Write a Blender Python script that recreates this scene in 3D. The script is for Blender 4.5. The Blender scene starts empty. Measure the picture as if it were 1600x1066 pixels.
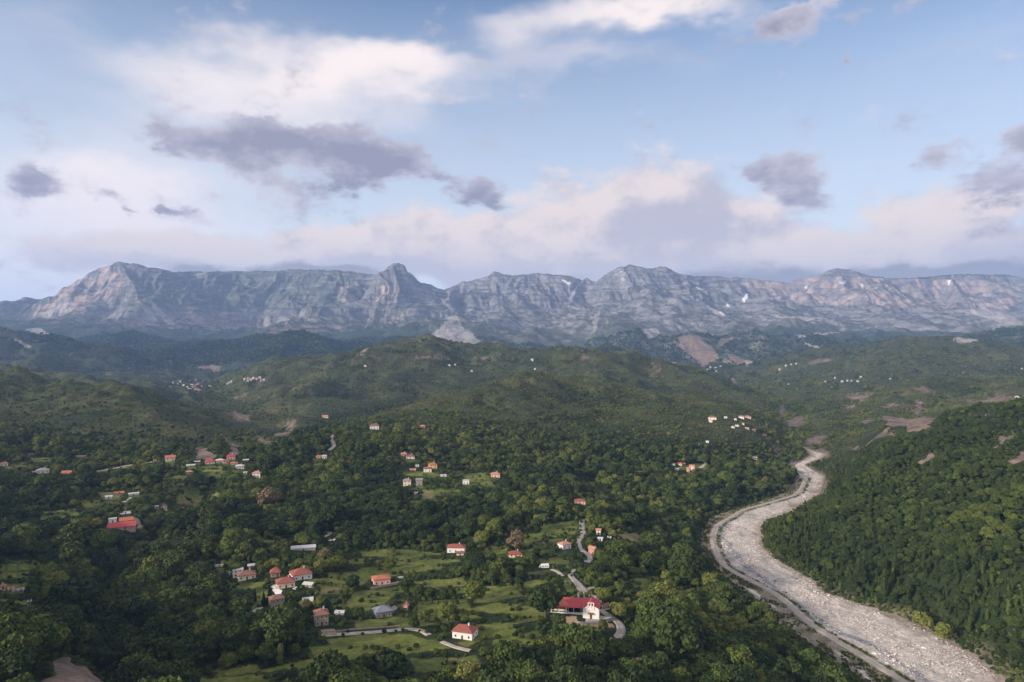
import bpy, bmesh, math, random
import numpy as np
from mathutils import Vector
R = math.radians
SC = bpy.context.scene
COL = SC.collection
F0, CX, CY, CAMZ = 1081.0, 800.0, 540.0, 200.0    # focal length in photo pixels, horizon row, camera height (m above the river)

# ------------------------------------------------------------------ camera
cd = bpy.data.cameras.new('camera'); cam = bpy.data.objects.new('camera', cd); COL.objects.link(cam)
cam.location = (0, 0, CAMZ); cam.rotation_euler = (R(90), 0, 0)
cd.sensor_width = 36; cd.lens = 36*F0/1600; cd.shift_y = (CY-533)/1600
cd.clip_start = 1; cd.clip_end = 60000
SC.camera = cam

# ------------------------------------------------------------------ light
HAZE = 4.6e-5
SUN_EL, SUN_AZ = R(19), R(-120)      # azimuth measured from +Y (view direction) clockwise: behind left
sdir = Vector((math.sin(SUN_AZ)*math.cos(SUN_EL), math.cos(SUN_AZ)*math.cos(SUN_EL), math.sin(SUN_EL)))
sl = bpy.data.lights.new('sun', 'SUN'); sun = bpy.data.objects.new('sun', sl); COL.objects.link(sun)
sl.energy = 4.4; sl.angle = R(6); sl.color = (1.0, 0.88, 0.74)
sun.rotation_euler = (-sdir).to_track_quat('-Z', 'Y').to_euler(); sun.location = (0, -50, 900)
SC.view_settings.view_transform = 'Standard'; SC.view_settings.look = 'None'
SC.view_settings.exposure = 0.52; SC.view_settings.gamma = 1
SC.cycles.max_bounces = 6; SC.cycles.diffuse_bounces = 2; SC.cycles.glossy_bounces = 1
SC.cycles.volume_bounces = 1; SC.cycles.transparent_max_bounces = 8
SC.cycles.use_denoising = True; SC.cycles.use_adaptive_sampling = True; SC.cycles.adaptive_threshold = 0.02

W = bpy.data.worlds.new('World'); SC.world = W; W.use_nodes = True
nt = W.node_tree; nt.nodes.clear()
class NB:
    """small helper for building node graphs"""
    def __init__(s, nt): s.nt = nt
    def n(s, t, **kw):
        nd = s.nt.nodes.new(t)
        for k, v in kw.items(): setattr(nd, k, v)
        return nd
    def put(s, sock, v):
        if isinstance(v, bpy.types.NodeSocket): s.nt.links.new(v, sock)
        elif v is not None:
            try: sock.default_value = v
            except Exception: sock.default_value = tuple(v) + (1,)
    def math(s, op, a, b=None, c=None, clamp=False):
        nd = s.n('ShaderNodeMath', operation=op); nd.use_clamp = clamp
        for i, v in enumerate((a, b, c)):
            if v is not None: s.put(nd.inputs[i], v)
        return nd.outputs[0]
    def vec(s, op, a, b=None, scale=None):
        nd = s.n('ShaderNodeVectorMath', operation=op); s.put(nd.inputs[0], a)
        if b is not None: s.put(nd.inputs[1], b)
        if scale is not None: s.put(nd.inputs['Scale'], scale)
        return nd.outputs[1] if op in ('LENGTH', 'DISTANCE', 'DOT_PRODUCT') else nd.outputs[0]
    def comb(s, x, y, z):
        nd = s.n('ShaderNodeCombineXYZ'); [s.put(nd.inputs[i], v) for i, v in enumerate((x, y, z))]; return nd.outputs[0]
    def noise(s, v, scale, detail=4, rough=0.55, dist=0.0, col=False):
        nd = s.n('ShaderNodeTexNoise'); s.put(nd.inputs['Vector'], v); nd.inputs['Scale'].default_value = scale
        nd.inputs['Detail'].default_value = detail; nd.inputs['Roughness'].default_value = rough; nd.inputs['Distortion'].default_value = dist
        return nd.outputs['Color' if col else 'Fac']
    def rng(s, v, a, b, c=0.0, d=1.0, smooth=False):
        nd = s.n('ShaderNodeMapRange'); nd.interpolation_type = 'SMOOTHSTEP' if smooth else 'LINEAR'; nd.clamp = True
        for i, x in enumerate((v, a, b, c, d)): s.put(nd.inputs[i], x)
        return nd.outputs[0]
    def mix(s, f, a, b, mode='MIX'):
        nd = s.n('ShaderNodeMix', data_type='RGBA', blend_type=mode); s.put(nd.inputs[0], f); s.put(nd.inputs[6], a); s.put(nd.inputs[7], b)
        return nd.outputs[2]
    def ramp(s, f, stops):
        nd = s.n('ShaderNodeValToRGB'); s.put(nd.inputs[0], f); e = nd.color_ramp.elements
        while len(e) < len(stops): e.new(0.5)
        for k, (p, c) in zip(e, stops): k.position = p; k.color = tuple(c) + (1,)
        return nd.outputs[0]
B = NB(nt)
tc = B.n('ShaderNodeTexCoord').outputs['Generated']
sky = B.n('ShaderNodeTexSky', sky_type='NISHITA'); sky.sun_disc = False
sky.sun_elevation = SUN_EL; sky.sun_rotation = SUN_AZ; sky.altitude = 600; sky.air_density = 1.0; sky.dust_density = 1.2; sky.ozone_density = 1.5
sp = B.n('ShaderNodeSeparateXYZ'); B.put(sp.inputs[0], tc)
az = B.math('ARCTAN2', sp.outputs[0], sp.outputs[1]); el = B.math('ARCSINE', sp.outputs[2])
P = B.comb(az, el, 0.0)                                       # compass bearing and elevation, in radians
Pst = B.comb(az, B.math('MULTIPLY', el, 1.7), 0.0)
w1 = B.noise(Pst, 9.0, 7, 0.62, col=True)
w2 = B.noise(B.comb(az, B.math('MULTIPLY', el, 2.2), 3.3), 4.0, 4, 0.55, col=True)
def warp(amt_f, amt_c):
    a = B.vec('SCALE', B.vec('SUBTRACT', w1, (0.5, 0.5, 0.5)), scale=amt_f)
    b = B.vec('SCALE', B.vec('SUBTRACT', w2, (0.5, 0.5, 0.5)), scale=amt_c)
    return B.vec('ADD', P, B.vec('ADD', a, b))
def azel(px, py):
    a = math.atan2(px-CX, F0); return a, math.atan2(CY-py, F0/math.cos(a))
def blobs(coord, lst):
    """sum of soft lens-shaped cloud masses: (px, py, half width, half height, weight)"""
    tot = None
    for px, py, rx, ry, wt in lst:
        a, e = azel(px, py); c = math.cos(a)
        d = B.vec('MULTIPLY', B.vec('SUBTRACT', coord, (a, e, 0)), (F0/(rx*c*c)/1.0, F0/(ry*c), 0))
        v = B.rng(B.vec('LENGTH', d), 0.0, 1.6, wt, 0.0, True)
        tot = v if tot is None else B.math('ADD', tot, v)
    return tot
f1 = B.noise(Pst, 14.0, 8, 0.62); f2 = B.noise(B.comb(az, B.math('MULTIPLY', el, 3.0), 7.7), 3.2, 6, 0.55)
HIGH = [(520,122,230,40,.75),(640,112,120,32,.45),(430,172,200,48,.55),(310,205,170,60,.35),(560,185,200,50,.3),(940,5,170,42,.9),(1100,-10,120,25,.6),(800,60,70,45,.45),
        (930,110,170,35,.45),(60,260,260,110,.4),(60,60,170,60,.25),(1500,100,200,80,.22),(120,420,300,90,.8),(300,350,200,70,.55),(120,330,180,60,.4),(230,130,120,50,.3)]
LOW = [(250,400,170,34,.6),(420,380,150,34,.5),(560,395,130,40,.6),(80,410,160,22,.35),(900,420,220,40,.6),(1045,300,85,62,.9),(1000,350,150,80,.9),(880,345,120,60,.8),(730,375,130,60,.8),(620,360,110,50,.55),(1160,370,110,70,.8),(1190,330,55,45,.5),(1010,410,330,50,.9),
       (1440,370,140,70,.9),(1560,360,110,80,.9),(1400,412,220,45,.9),(1160,415,120,26,.7),(1480,405,150,30,.6),(360,408,160,20,.5),(1380,340,60,40,.4),(320,405,210,38,.75),(500,400,130,36,.65),(170,385,130,26,.5),(740,425,60,40,.6),(640,420,120,40,.5),(1260,420,70,40,.6)]
DARK = [(440,225,150,36,1.0),(350,232,90,30,.6),(300,222,60,18,.5),(420,200,60,20,.6),(520,215,90,24,.6),(600,256,95,32,1.1),(640,250,50,18,.5),(480,262,90,22,.5),(440,296,65,20,.8),(380,275,40,26,.6),(530,285,60,18,.45),
        (345,312,30,10,.5),(240,205,40,12,.6),(740,296,55,20,1.0),(770,285,26,16,.5),(1235,275,70,36,1.0),(1260,318,42,26,.7),(1185,262,34,16,.5),(1222,42,52,24,1.05),(1270,20,45,14,.7),(45,272,45,20,.9),(35,295,20,12,.5),
        (165,303,42,12,.8),(195,325,22,10,.8),(258,327,20,8,.6),(305,345,40,12,.55),(1450,258,40,22,.9),(1585,225,42,28,1.0),(1540,285,58,32,.9),(1500,240,24,12,.6),(1600,290,50,30,.8),(1100,78,12,6,.5),(1340,80,14,8,.7),(1215,112,12,8,.6),(720,160,30,12,.55),(520,322,60,16,.5),
        (280,330,36,8,.5),(440,330,70,14,.5),(560,345,60,14,.4)]
hz = B.rng(el, 0.0, 0.42, 1.0, 0.0)                            # pale air towards the horizon
skyc = sky.outputs[0]
skyb = B.mix(B.rng(el, 0.10, 0.50, 0.95, 0.04), B.vec('MULTIPLY', skyc, SKYMUL := (0.64, 0.86, 1.08)), (5.8, 6.2, 6.7, 1))
hd = B.math('ADD', blobs(warp(0.05, 0.22), HIGH), B.math('MULTIPLY', B.math('SUBTRACT', f2, 0.5), 1.0))
skyb = B.mix(B.rng(hd, 0.02, 1.30, 0.0, 0.95, True), skyb, B.mix(B.rng(el, .08, .35), (6.4, 6.0, 6.4, 1), (7.7, 6.8, 6.5, 1)))
Wl = warp(0.07, 0.05)
def low_density(off):
    c = B.vec('ADD', Wl, off); n = B.noise(B.vec('MULTIPLY', B.vec('ADD', P, off), (1, 1.5, 1)), 15.0, 7, 0.6)
    return B.math('ADD', blobs(c, LOW), B.math('MULTIPLY', B.math('SUBTRACT', n, 0.5), 2.2))
ld = low_density((0, 0, 0)); ld2 = low_density((-0.012, 0.022, 0))
lsh = B.noise(B.vec('ADD', warp(0.03, 0.03), (0.012, -0.03, 0.5)), 9.0, 5, 0.5)
lowc = B.mix(B.rng(B.math('ADD', B.math('SUBTRACT', ld, ld2), B.math('MULTIPLY', B.math('SUBTRACT', lsh, .5), 2.6)), -0.35, 0.85, 0, 1, True), (4.0, 3.8, 4.4, 1), (6.5, 5.6, 5.3, 1))
lowc = B.mix(B.rng(el, 0.09, 0.17, 0.65, 0.0, True), lowc, (4.5, 4.4, 4.95, 1))
skyb = B.mix(B.rng(ld, 0.18, 0.95, 0.0, 0.95, True), skyb, lowc)
dd = B.math('ADD', blobs(warp(0.09, 0.03), DARK), B.math('MULTIPLY', B.math('SUBTRACT', f1, 0.5), 2.8))
_sx = B.n('ShaderNodeSeparateColor'); B.put(_sx.inputs[0], w1); w1x = _sx.outputs[1]
darkc = B.mix(B.rng(B.math('ADD', dd, B.math('ADD', B.math('MULTIPLY', B.math('SUBTRACT', lsh, .5), 2.6), B.math('MULTIPLY', B.math('SUBTRACT', w1x, .5), 3.0))), 0.2, 1.7), (4.7, 4.4, 5.0, 1), (2.2, 2.15, 2.8, 1))
skyb = B.mix(B.rng(dd, 0.18, 0.90, 0.0, 0.93, True), skyb, darkc)
CAP = [(1105,440,50,16,1.0),(1170,442,80,24,1.6),(1245,446,60,15,1.1),(1380,436,70,22,1.4),(1465,438,110,24,1.6),(1590,434,110,25,1.6),(280,426,40,10,.9),(350,427,80,13,1.3),(450,427,110,13,1.4),(560,429,70,12,1.2),(860,432,60,10,.6)]
skyb = B.mix(B.rng(B.math('ADD', blobs(warp(0.05, 0.02), CAP), B.math('MULTIPLY', B.math('SUBTRACT', f1, 0.5), 2.0)), 0.0, 1.35, 0.0, 0.9, True), skyb, (2.5, 2.5, 3.0, 1))
# the rest of the sky dome, behind and beside the view, has an added broken pale deck that whitens and lifts the daylight
absaz = B.math('ABSOLUTE', az); deck = B.rng(f2, 0.35, 0.6, 0.35, 0.95, True)
skyb = B.mix(B.math('MULTIPLY', B.rng(absaz, 0.75, 1.2), deck), skyb, (7.6, 6.9, 6.6, 1)); skyb = B.mix(B.math('MULTIPLY', B.rng(el, 0.5, 0.9), deck), skyb, (7.2, 6.8, 6.8, 1))
bg = B.n('ShaderNodeBackground'); B.put(bg.inputs[0], skyb); bg.inputs[1].default_value = 0.1
wo = B.n('ShaderNodeOutputWorld'); B.nt.links.new(bg.outputs[0], wo.inputs[0])
W.cycles.sampling_method = 'MANUAL'; W.cycles.sample_map_resolution = 512

# ------------------------------------------------------------------ numeric noise
def pn(x, y, seed=0):
    x = np.asarray(x, np.float32); y = np.asarray(y, np.float32)
    xi = np.floor(x); yi = np.floor(y); fx = x-xi; fy = y-yi
    xi = xi.astype(np.int32); yi = yi.astype(np.int32)
    def g(ix, iy, dx, dy):
        h = ix.astype(np.uint32)*np.uint32(374761393) + iy.astype(np.uint32)*np.uint32(668265263) + np.uint32((seed*2246822519) & 0xffffffff)
        h = (h ^ (h >> np.uint32(13)))*np.uint32(1274126177); h ^= h >> np.uint32(16)
        a = (h & np.uint32(0xffff)).astype(np.float32)*np.float32(2*math.pi/65536)
        return np.cos(a)*dx + np.sin(a)*dy
    u = fx*fx*fx*(fx*(fx*6-15)+10); v = fy*fy*fy*(fy*(fy*6-15)+10)
    a = g(xi, yi, fx, fy); b = g(xi+1, yi, fx-1, fy); c = g(xi, yi+1, fx, fy-1); d = g(xi+1, yi+1, fx-1, fy-1)
    return ((a+(b-a)*u)*(1-v) + (c+(d-c)*u)*v)*1.5
def fbm(x, y, oct=4, seed=0, gain=0.5):
    s = 0; a = 1.0; t = 0
    for i in range(oct): s = s + a*pn(x*2**i + 17.3*i, y*2**i - 9.1*i, seed+i); t += a; a *= gain
    return s/t
def ridged(x, y, oct=4, seed=0):
    s = 0; a = 1.0; t = 0
    for i in range(oct): s = s + a*(1-np.abs(pn(x*2**i + 5.3*i, y*2**i, seed+i))*1.6); t += a; a *= 0.5
    return s/t
def sstep(a, b, x): t = np.clip((x-a)/(b-a), 0, 1); return t*t*(3-2*t)
def lerp(a, b, t): return a+(b-a)*t
# ------------------------------------------------------------------ terrain height
def wpt(px, py, D): return ((px-CX)/F0*D, D, CAMZ + (CY-py)/F0*D)
# base surface: (photo column, distance, height below the camera)
BASE = [(-300,200,-112),(0,250,-118),(100,262,-122),(200,300,-150),(400,300,-156),(800,300,-160),(1100,300,-178),(1400,300,-199),(1700,300,-195),(2100,300,-150),
 (0,400,-146),(200,400,-166),(400,400,-161),(600,400,-161),(722,380,-159),(910,430,-163),(1050,430,-174),(1150,430,-188),(1900,500,-130),
 (-300,520,-120),(0,520,-149),(150,520,-168),(300,520,-165),(470,480,-159),(605,500,-169),(850,520,-167),(1000,520,-173),
 (-300,700,-110),(0,650,-148),(190,600,-155),(350,650,-163),(550,650,-166),(711,580,-168),(900,650,-170),(1000,650,-178),(1070,620,-186),
 (65,800,-144),(365,850,-141),(200,850,-146),(500,850,-158),(670,925,-161),(770,850,-161),(900,850,-172),(1030,850,-182),(1120,900,-190),
 (585,1100,-138),(1075,1000,-178),(1150,1300,-146),(1200,1150,-178),(450,1250,-165),(395,1450,-195),(430,1650,-202),(340,1950,-204),(560,1500,-172),(220,1900,-190),(60,1900,-150),(-100,1200,-100),(1290,1300,-194),(1500,1300,-165),(1800,1300,-110),
 (-300,2500,-60),(0,2500,-100),(300,2600,-204),(310,3300,-194),(450,3000,-185),(600,2100,-185),(900,2200,-185),(1180,2500,-186),(1250,1900,-193),(1400,1700,-180),(1600,1500,-150),(1800,1800,-110),(1600,2700,-150),(1380,2700,-186),(1800,2800,-60),
 (-300,5000,-40),(0,4500,-90),(300,4500,-150),(600,5000,-110),(900,4500,-120),(1080,4500,-168),(1160,3500,-176),(1300,5000,-60),(1700,5000,-40),
 (-400,7000,60),(0,6500,50),(300,6300,-40),(600,6300,-30),(900,6300,-60),(1200,6300,-60),(1600,6300,0),(2000,6500,30),
 (-400,11000,120),(400,11000,120),(1200,11000,120),(2000,11000,120),(0,15000,60),(1600,15000,60)]
bc = np.array([((p-CX)/F0, math.log(d)) for p, d, z in BASE]); bz = np.array([z for p, d, z in BASE])+CAMZ
EPS = 0.07
def _k(r2): return np.sqrt(r2+EPS*EPS)
def _mat():
    dx = bc[:, None]-bc[None]; A = _k((dx[..., 0]*1.0)**2 + dx[..., 1]**2)
    n = len(bc); M = np.zeros((n+3, n+3)); M[:n, :n] = A; M[:n, n] = 1; M[:n, n+1:] = bc; M[n, :n] = 1; M[n+1:, :n] = bc.T
    return np.linalg.solve(M, np.concatenate([bz, np.zeros(3)]))
bw = _mat()
def base_h(x, y):
    u = (x/y).astype(np.float32); v = np.log(y).astype(np.float32)
    s = np.full(u.shape, bw[-3], np.float32) + bw[-2]*u + bw[-1]*v
    for (cu, cv), w in zip(bc, bw): s = s + np.float32(w)*np.sqrt((u-cu)**2 + (v-cv)**2 + EPS*EPS)
    return s.astype(np.float32)
# hill crests: list of (photo column, photo row, distance), drop profile [(distance from crest, drop)]
def prof(s, r=40): return [(0, 0), (r, s*r*0.45), (r*2, s*r*1.4), (4000, s*4000)]
RIDGES = [
 ([(-400,590,1500),(0,580,1500),(60,574,1520),(105,571,1540),(150,583,1500)], prof(.24)),
 ([(105,573,1540),(150,584,1450),(200,586,1400),(240,600,1380),(300,628,1330),(350,652,1290),(400,680,1240),(430,700,1200)], prof(.25)),
 ([(-500,540,2300),(-100,560,2300),(0,563,2250),(70,575,2200)], prof(.25)),
 ([(200,588,1400),(180,640,1180),(150,690,1000)], prof(.20, 60)),
 ([(500,690,1060),(545,672,1100),(585,662,1140),(640,640,1300),(700,618,1480),(760,597,1620),(820,583,1720),(860,588,1720),(900,600,1700),(960,612,1650),(1010,628,1550),(1060,640,1450),(1110,648,1400)], prof(.22, 60)),
 ([(1190,648,1900),(1160,640,1950),(1120,628,2000)], prof(.22)),
 ([(990,640,1420),(1000,668,1280),(940,690,1150),(900,720,1030)], prof(.16, 60)),
 ([(320,622,2600),(400,602,2600),(470,580,2750),(560,553,2900),(620,539,2950),(668,531,2950),(740,543,2900),(830,549,2850),(900,543,2800),(950,552,2750),(990,566,2650),(1040,590,2500),(1100,608,2300),(1160,635,2150),(1185,652,2050)], prof(.21, 80)),
 ([(955,562,3200),(985,560,3200),(1010,562,3200),(1035,574,3100),(1050,594,3000)], prof(.30)),
 ([(660,535,2950),(600,590,2400),(560,625,2000)], prof(.16, 80)),
 ([(430,575,4600),(460,560,4700),(490,551,4700),(530,560,4600),(560,556,4400),(610,552,4300)], prof(.28)),
 ([(270,588,4500),(320,570,4600),(360,582,4500)], prof(.25)),
 ([(1130,606,4000),(1200,585,3900),(1260,568,3900),(1300,556,3850),(1370,538,3800),(1410,532,3750),(1440,525,3700),(1475,534,3700),(1530,545,3700),(1600,560,3600),(1800,560,3600)], prof(.24, 70)),
 ([(1520,548,3300),(1552,541,3200),(1590,556,3100),(1640,570,3000)], prof(.3)),
 ([(1440,527,3700),(1420,580,2900),(1300,640,2200)], prof(.17, 70)),
 ([(1275,695,1450),(1300,668,1600),(1360,640,1800),(1440,600,2100),(1500,592,2200),(1600,588,2200),(1900,570,2200)], prof(.28, 60)),
 ([(1295,752,1070),(1340,735,1080),(1400,714,1080),(1480,695,1060),(1540,672,1030),(1600,648,1010),(1700,622,1000),(1900,590,880),(2300,575,760)], prof(.27, 40)),
 ([(1900,590,880),(2100,640,640),(2300,700,480)], prof(.3, 40)),
 ([(1560,520,5400),(1600,513,5600),(1700,505,5600)], prof(.3)),
 ([(1290,520,6300),(1400,512,6500),(1500,520,6300)], prof(.28)),
 ([(-300,500,6300),(0,500,6500),(100,507,6500),(200,520,6200)], prof(.26)),
 ([(-100,505,4300),(0,512,4300),(60,530,4200),(120,556,4000),(180,572,3900)], prof(.26)),
 ([(60,560,5300),(140,545,5500),(230,550,5400),(300,566,5200)], prof(.3)),
 ([(400,560,5600),(470,540,6000),(560,530,6200)], prof(.3)),
 ([(1180,590,4800),(1220,575,5000),(1270,556,5500),(1330,548,5800)], prof(.3)),
 ([(1440,527,3700),(1300,600,2900),(1235,640,2400)], prof(.2, 60)),
 ([(1600,560,3600),(1500,600,2900)], prof(.2, 60)),
 ([(1440,602,2100),(1380,650,1650),(1330,690,1350)], prof(.24, 50)),
 ([(1600,588,2200),(1560,640,1500)], prof(.2, 50)),
 ([(830,583,1720),(790,640,1350),(770,690,1120)], prof(.16, 60)),
 ([(700,618,1480),(600,660,1150),(560,690,1000)], prof(.14, 60)),
 ([(660,540,6000),(690,505,6700),(712,493,7000),(740,505,6800),(790,530,6400)], prof(.42, 30)),
]
MP = [(0,0),(60,25),(180,150),(400,390),(620,520),(850,590),(1000,690),(1600,820),(2600,950),(3600,1070),(4600,1190),(8000,1600)]
MP2 = [(0,0),(60,25),(200,130),(480,310),(700,370),(1000,520),(1500,660),(2100,800),(3000,960),(4000,1100),(5000,1230),(8000,1600)]
MPG = [(0,0),(60,20),(500,290),(1000,560),(1250,680),(1330,790),(1700,860),(2400,980),(3600,1100),(4600,1200),(8000,1600)]
MOUNT = [
 ([(-900,560,9000),(-300,520,8500),(-100,500,8300),(0,497,8200),(38,494,8100),(70,473,8100),(110,445,8100),(150,421,8100),(185,408,8100),(215,412,8150),(260,424,8400),(285,430,8500)], MP),
 ([(235,417,8300),(262,424,8500),(300,424,8900),(420,424,9100),(480,420,9100),(560,426,9000),(603,431,8700)], MPG),
 ([(590,440,8500),(607,430,8400),(617,414,8350),(624,411,8350),(631,414,8350),(640,424,8350),(660,441,8400),(692,453,8600)], MP),
 ([(190,412,8100),(205,440,7700),(215,470,7300)], [(0,0),(80,60),(300,250),(1200,650),(6000,1500)]),
 ([(560,440,8800),(545,448,8300),(540,465,8000)], [(0,0),(60,60),(200,250),(1200,650),(6000,1500)]),
 ([(692,453,9200),(725,440,9300),(765,431,9400),(772,425,9400),(800,430,9500),(850,427,9500),(890,431,9500),(908,440,9500),(915,434,9500),(932,443,9450),(945,428,9400),(965,418,9400),(985,414,9400),(1005,418,9400),(1018,419,9400),(1035,416,9400),(1060,428,9500),(1080,432,9600),(1150,434,9800),(1230,441,9600),(1262,434,9500),(1290,424,9400),(1308,420,9400),(1330,423,9400),(1370,435,9600),(1440,432,9800),(1500,428,9800),(1570,427,9800),(1600,434,9600),(1750,430,9600),(2100,420,9800),(2600,460,9800)], MP2),
 ([(985,416,9400),(990,445,8900),(1000,490,8200)], [(0,0),(80,50),(300,220),(1200,620),(6000,1500)]),
 ([(912,436,9500),(900,455,9000),(880,500,8200)], [(0,0),(60,50),(300,220),(1200,620),(6000,1500)]),
 ([(1306,422,9400),(1320,450,8900),(1330,490,8200)], [(0,0),(80,50),(300,220),(1200,620),(6000,1500)]),
 ([(1480,432,9800),(1500,460,9000),(1480,495,8300)], [(0,0),(80,50),(300,220),(1200,620),(6000,1500)]),
 ([(770,428,9400),(775,455,9000),(800,500,8200)], [(0,0),(80,50),(300,220),(1200,620),(6000,1500)]),
]
def _segs(pts):
    q = [wpt(*p) for p in pts]; return list(zip(q[:-1], q[1:]))
def tents(x, y, groups, dmod=1.0, dadd=0.0, floor=-1e4, ramp=150):
    out = np.full(x.shape, floor, np.float32)
    for pts, pr in groups:
        pd = np.array([a for a, b in pr], np.float32); pv = np.array([b for a, b in pr], np.float32)
        for (x0, y0, z0), (x1, y1, z1) in _segs(pts):
            dx, dy = x1-x0, y1-y0; L2 = dx*dx+dy*dy
            t = np.clip(((x-x0)*dx+(y-y0)*dy)/L2, 0, 1)
            d = np.hypot(x-(x0+t*dx), y-(y0+t*dy))
            np.maximum(out, (z0+t*(z1-z0)) - np.interp(np.maximum(d*dmod+dadd*np.minimum(d/ramp, 1), 0), pd, pv), out=out)
    return out
# river bed: photo row -> left and right edge columns
RIV = [(1140,1420,1700),(1066,1352,1570),(1037,1322,1536),(1019,1296,1510),(1000,1262,1480),(981,1232,1442),(962,1210,1397),(944,1195,1337),(925,1169,1284),(910,1150,1272),(887,1120,1232),(869,1103,1202),(850,1098,1189),(827,1105,1187),(812,1111,1197),(800,1140,1236),(794,1161,1240),(781,1202,1266),(771,1232,1279),(758,1244,1284),(745,1252,1287),(735,1246,1268),(727,1243,1256),(716,1262,1284),(710,1268,1292),(705,1262,1270),(700,1254,1259)]
def rz(D): return np.interp(D, [200, 400, 1000, 1400, 2600], [CAMZ-200.5, CAMZ-200, CAMZ-194, CAMZ-191, CAMZ-188])
_rd = []
for py, l, r in RIV:
    D = 400.0
    for _ in range(30): D = (CAMZ-float(rz(D)))*F0/(py-CY)
    _rd.append((D, (l-CX)/F0*D, (r-CX)/F0*D))
_rd = np.array(_rd)
def river_edges(y): return np.interp(y, _rd[:, 0], _rd[:, 1]), np.interp(y, _rd[:, 0], _rd[:, 2])
def river_dist(x, y):
    """signed distance-like value: negative inside the bed"""
    l, r = river_edges(y); l2, r2 = river_edges(y+6); sl_ = np.hypot(1, (l2-l)/6); sr_ = np.hypot(1, (r2-r)/6)
    d = np.maximum((l-x)/np.minimum(sl_, 2.5), (x-r)/np.minimum(sr_, 2.5))
    return np.where(y > _rd[-1, 0], np.maximum(d, y-_rd[-1, 0]), d)
def poly_dist(x, y, pts):
    d = np.full(x.shape, 1e9, np.float32)
    for (x0, y0), (x1, y1) in zip(pts[:-1], pts[1:]):
        dx, dy = x1-x0, y1-y0; t = np.clip(((x-x0)*dx+(y-y0)*dy)/(dx*dx+dy*dy), 0, 1)
        np.minimum(d, np.hypot(x-(x0+t*dx), y-(y0+t*dy)), out=d)
    return d
def PX(px, D): return ((px-CX)/F0*D, D)
RAVINES = [([PX(205,330), PX(175,390), PX(150,460), PX(185,540), PX(250,620), PX(330,760)], 13, 26),
           ([PX(800,560), PX(640,640), PX(480,720), PX(420,800)], 6, 30),
           ([PX(1080,640), PX(980,760), PX(900,900)], 8, 40)]
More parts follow.
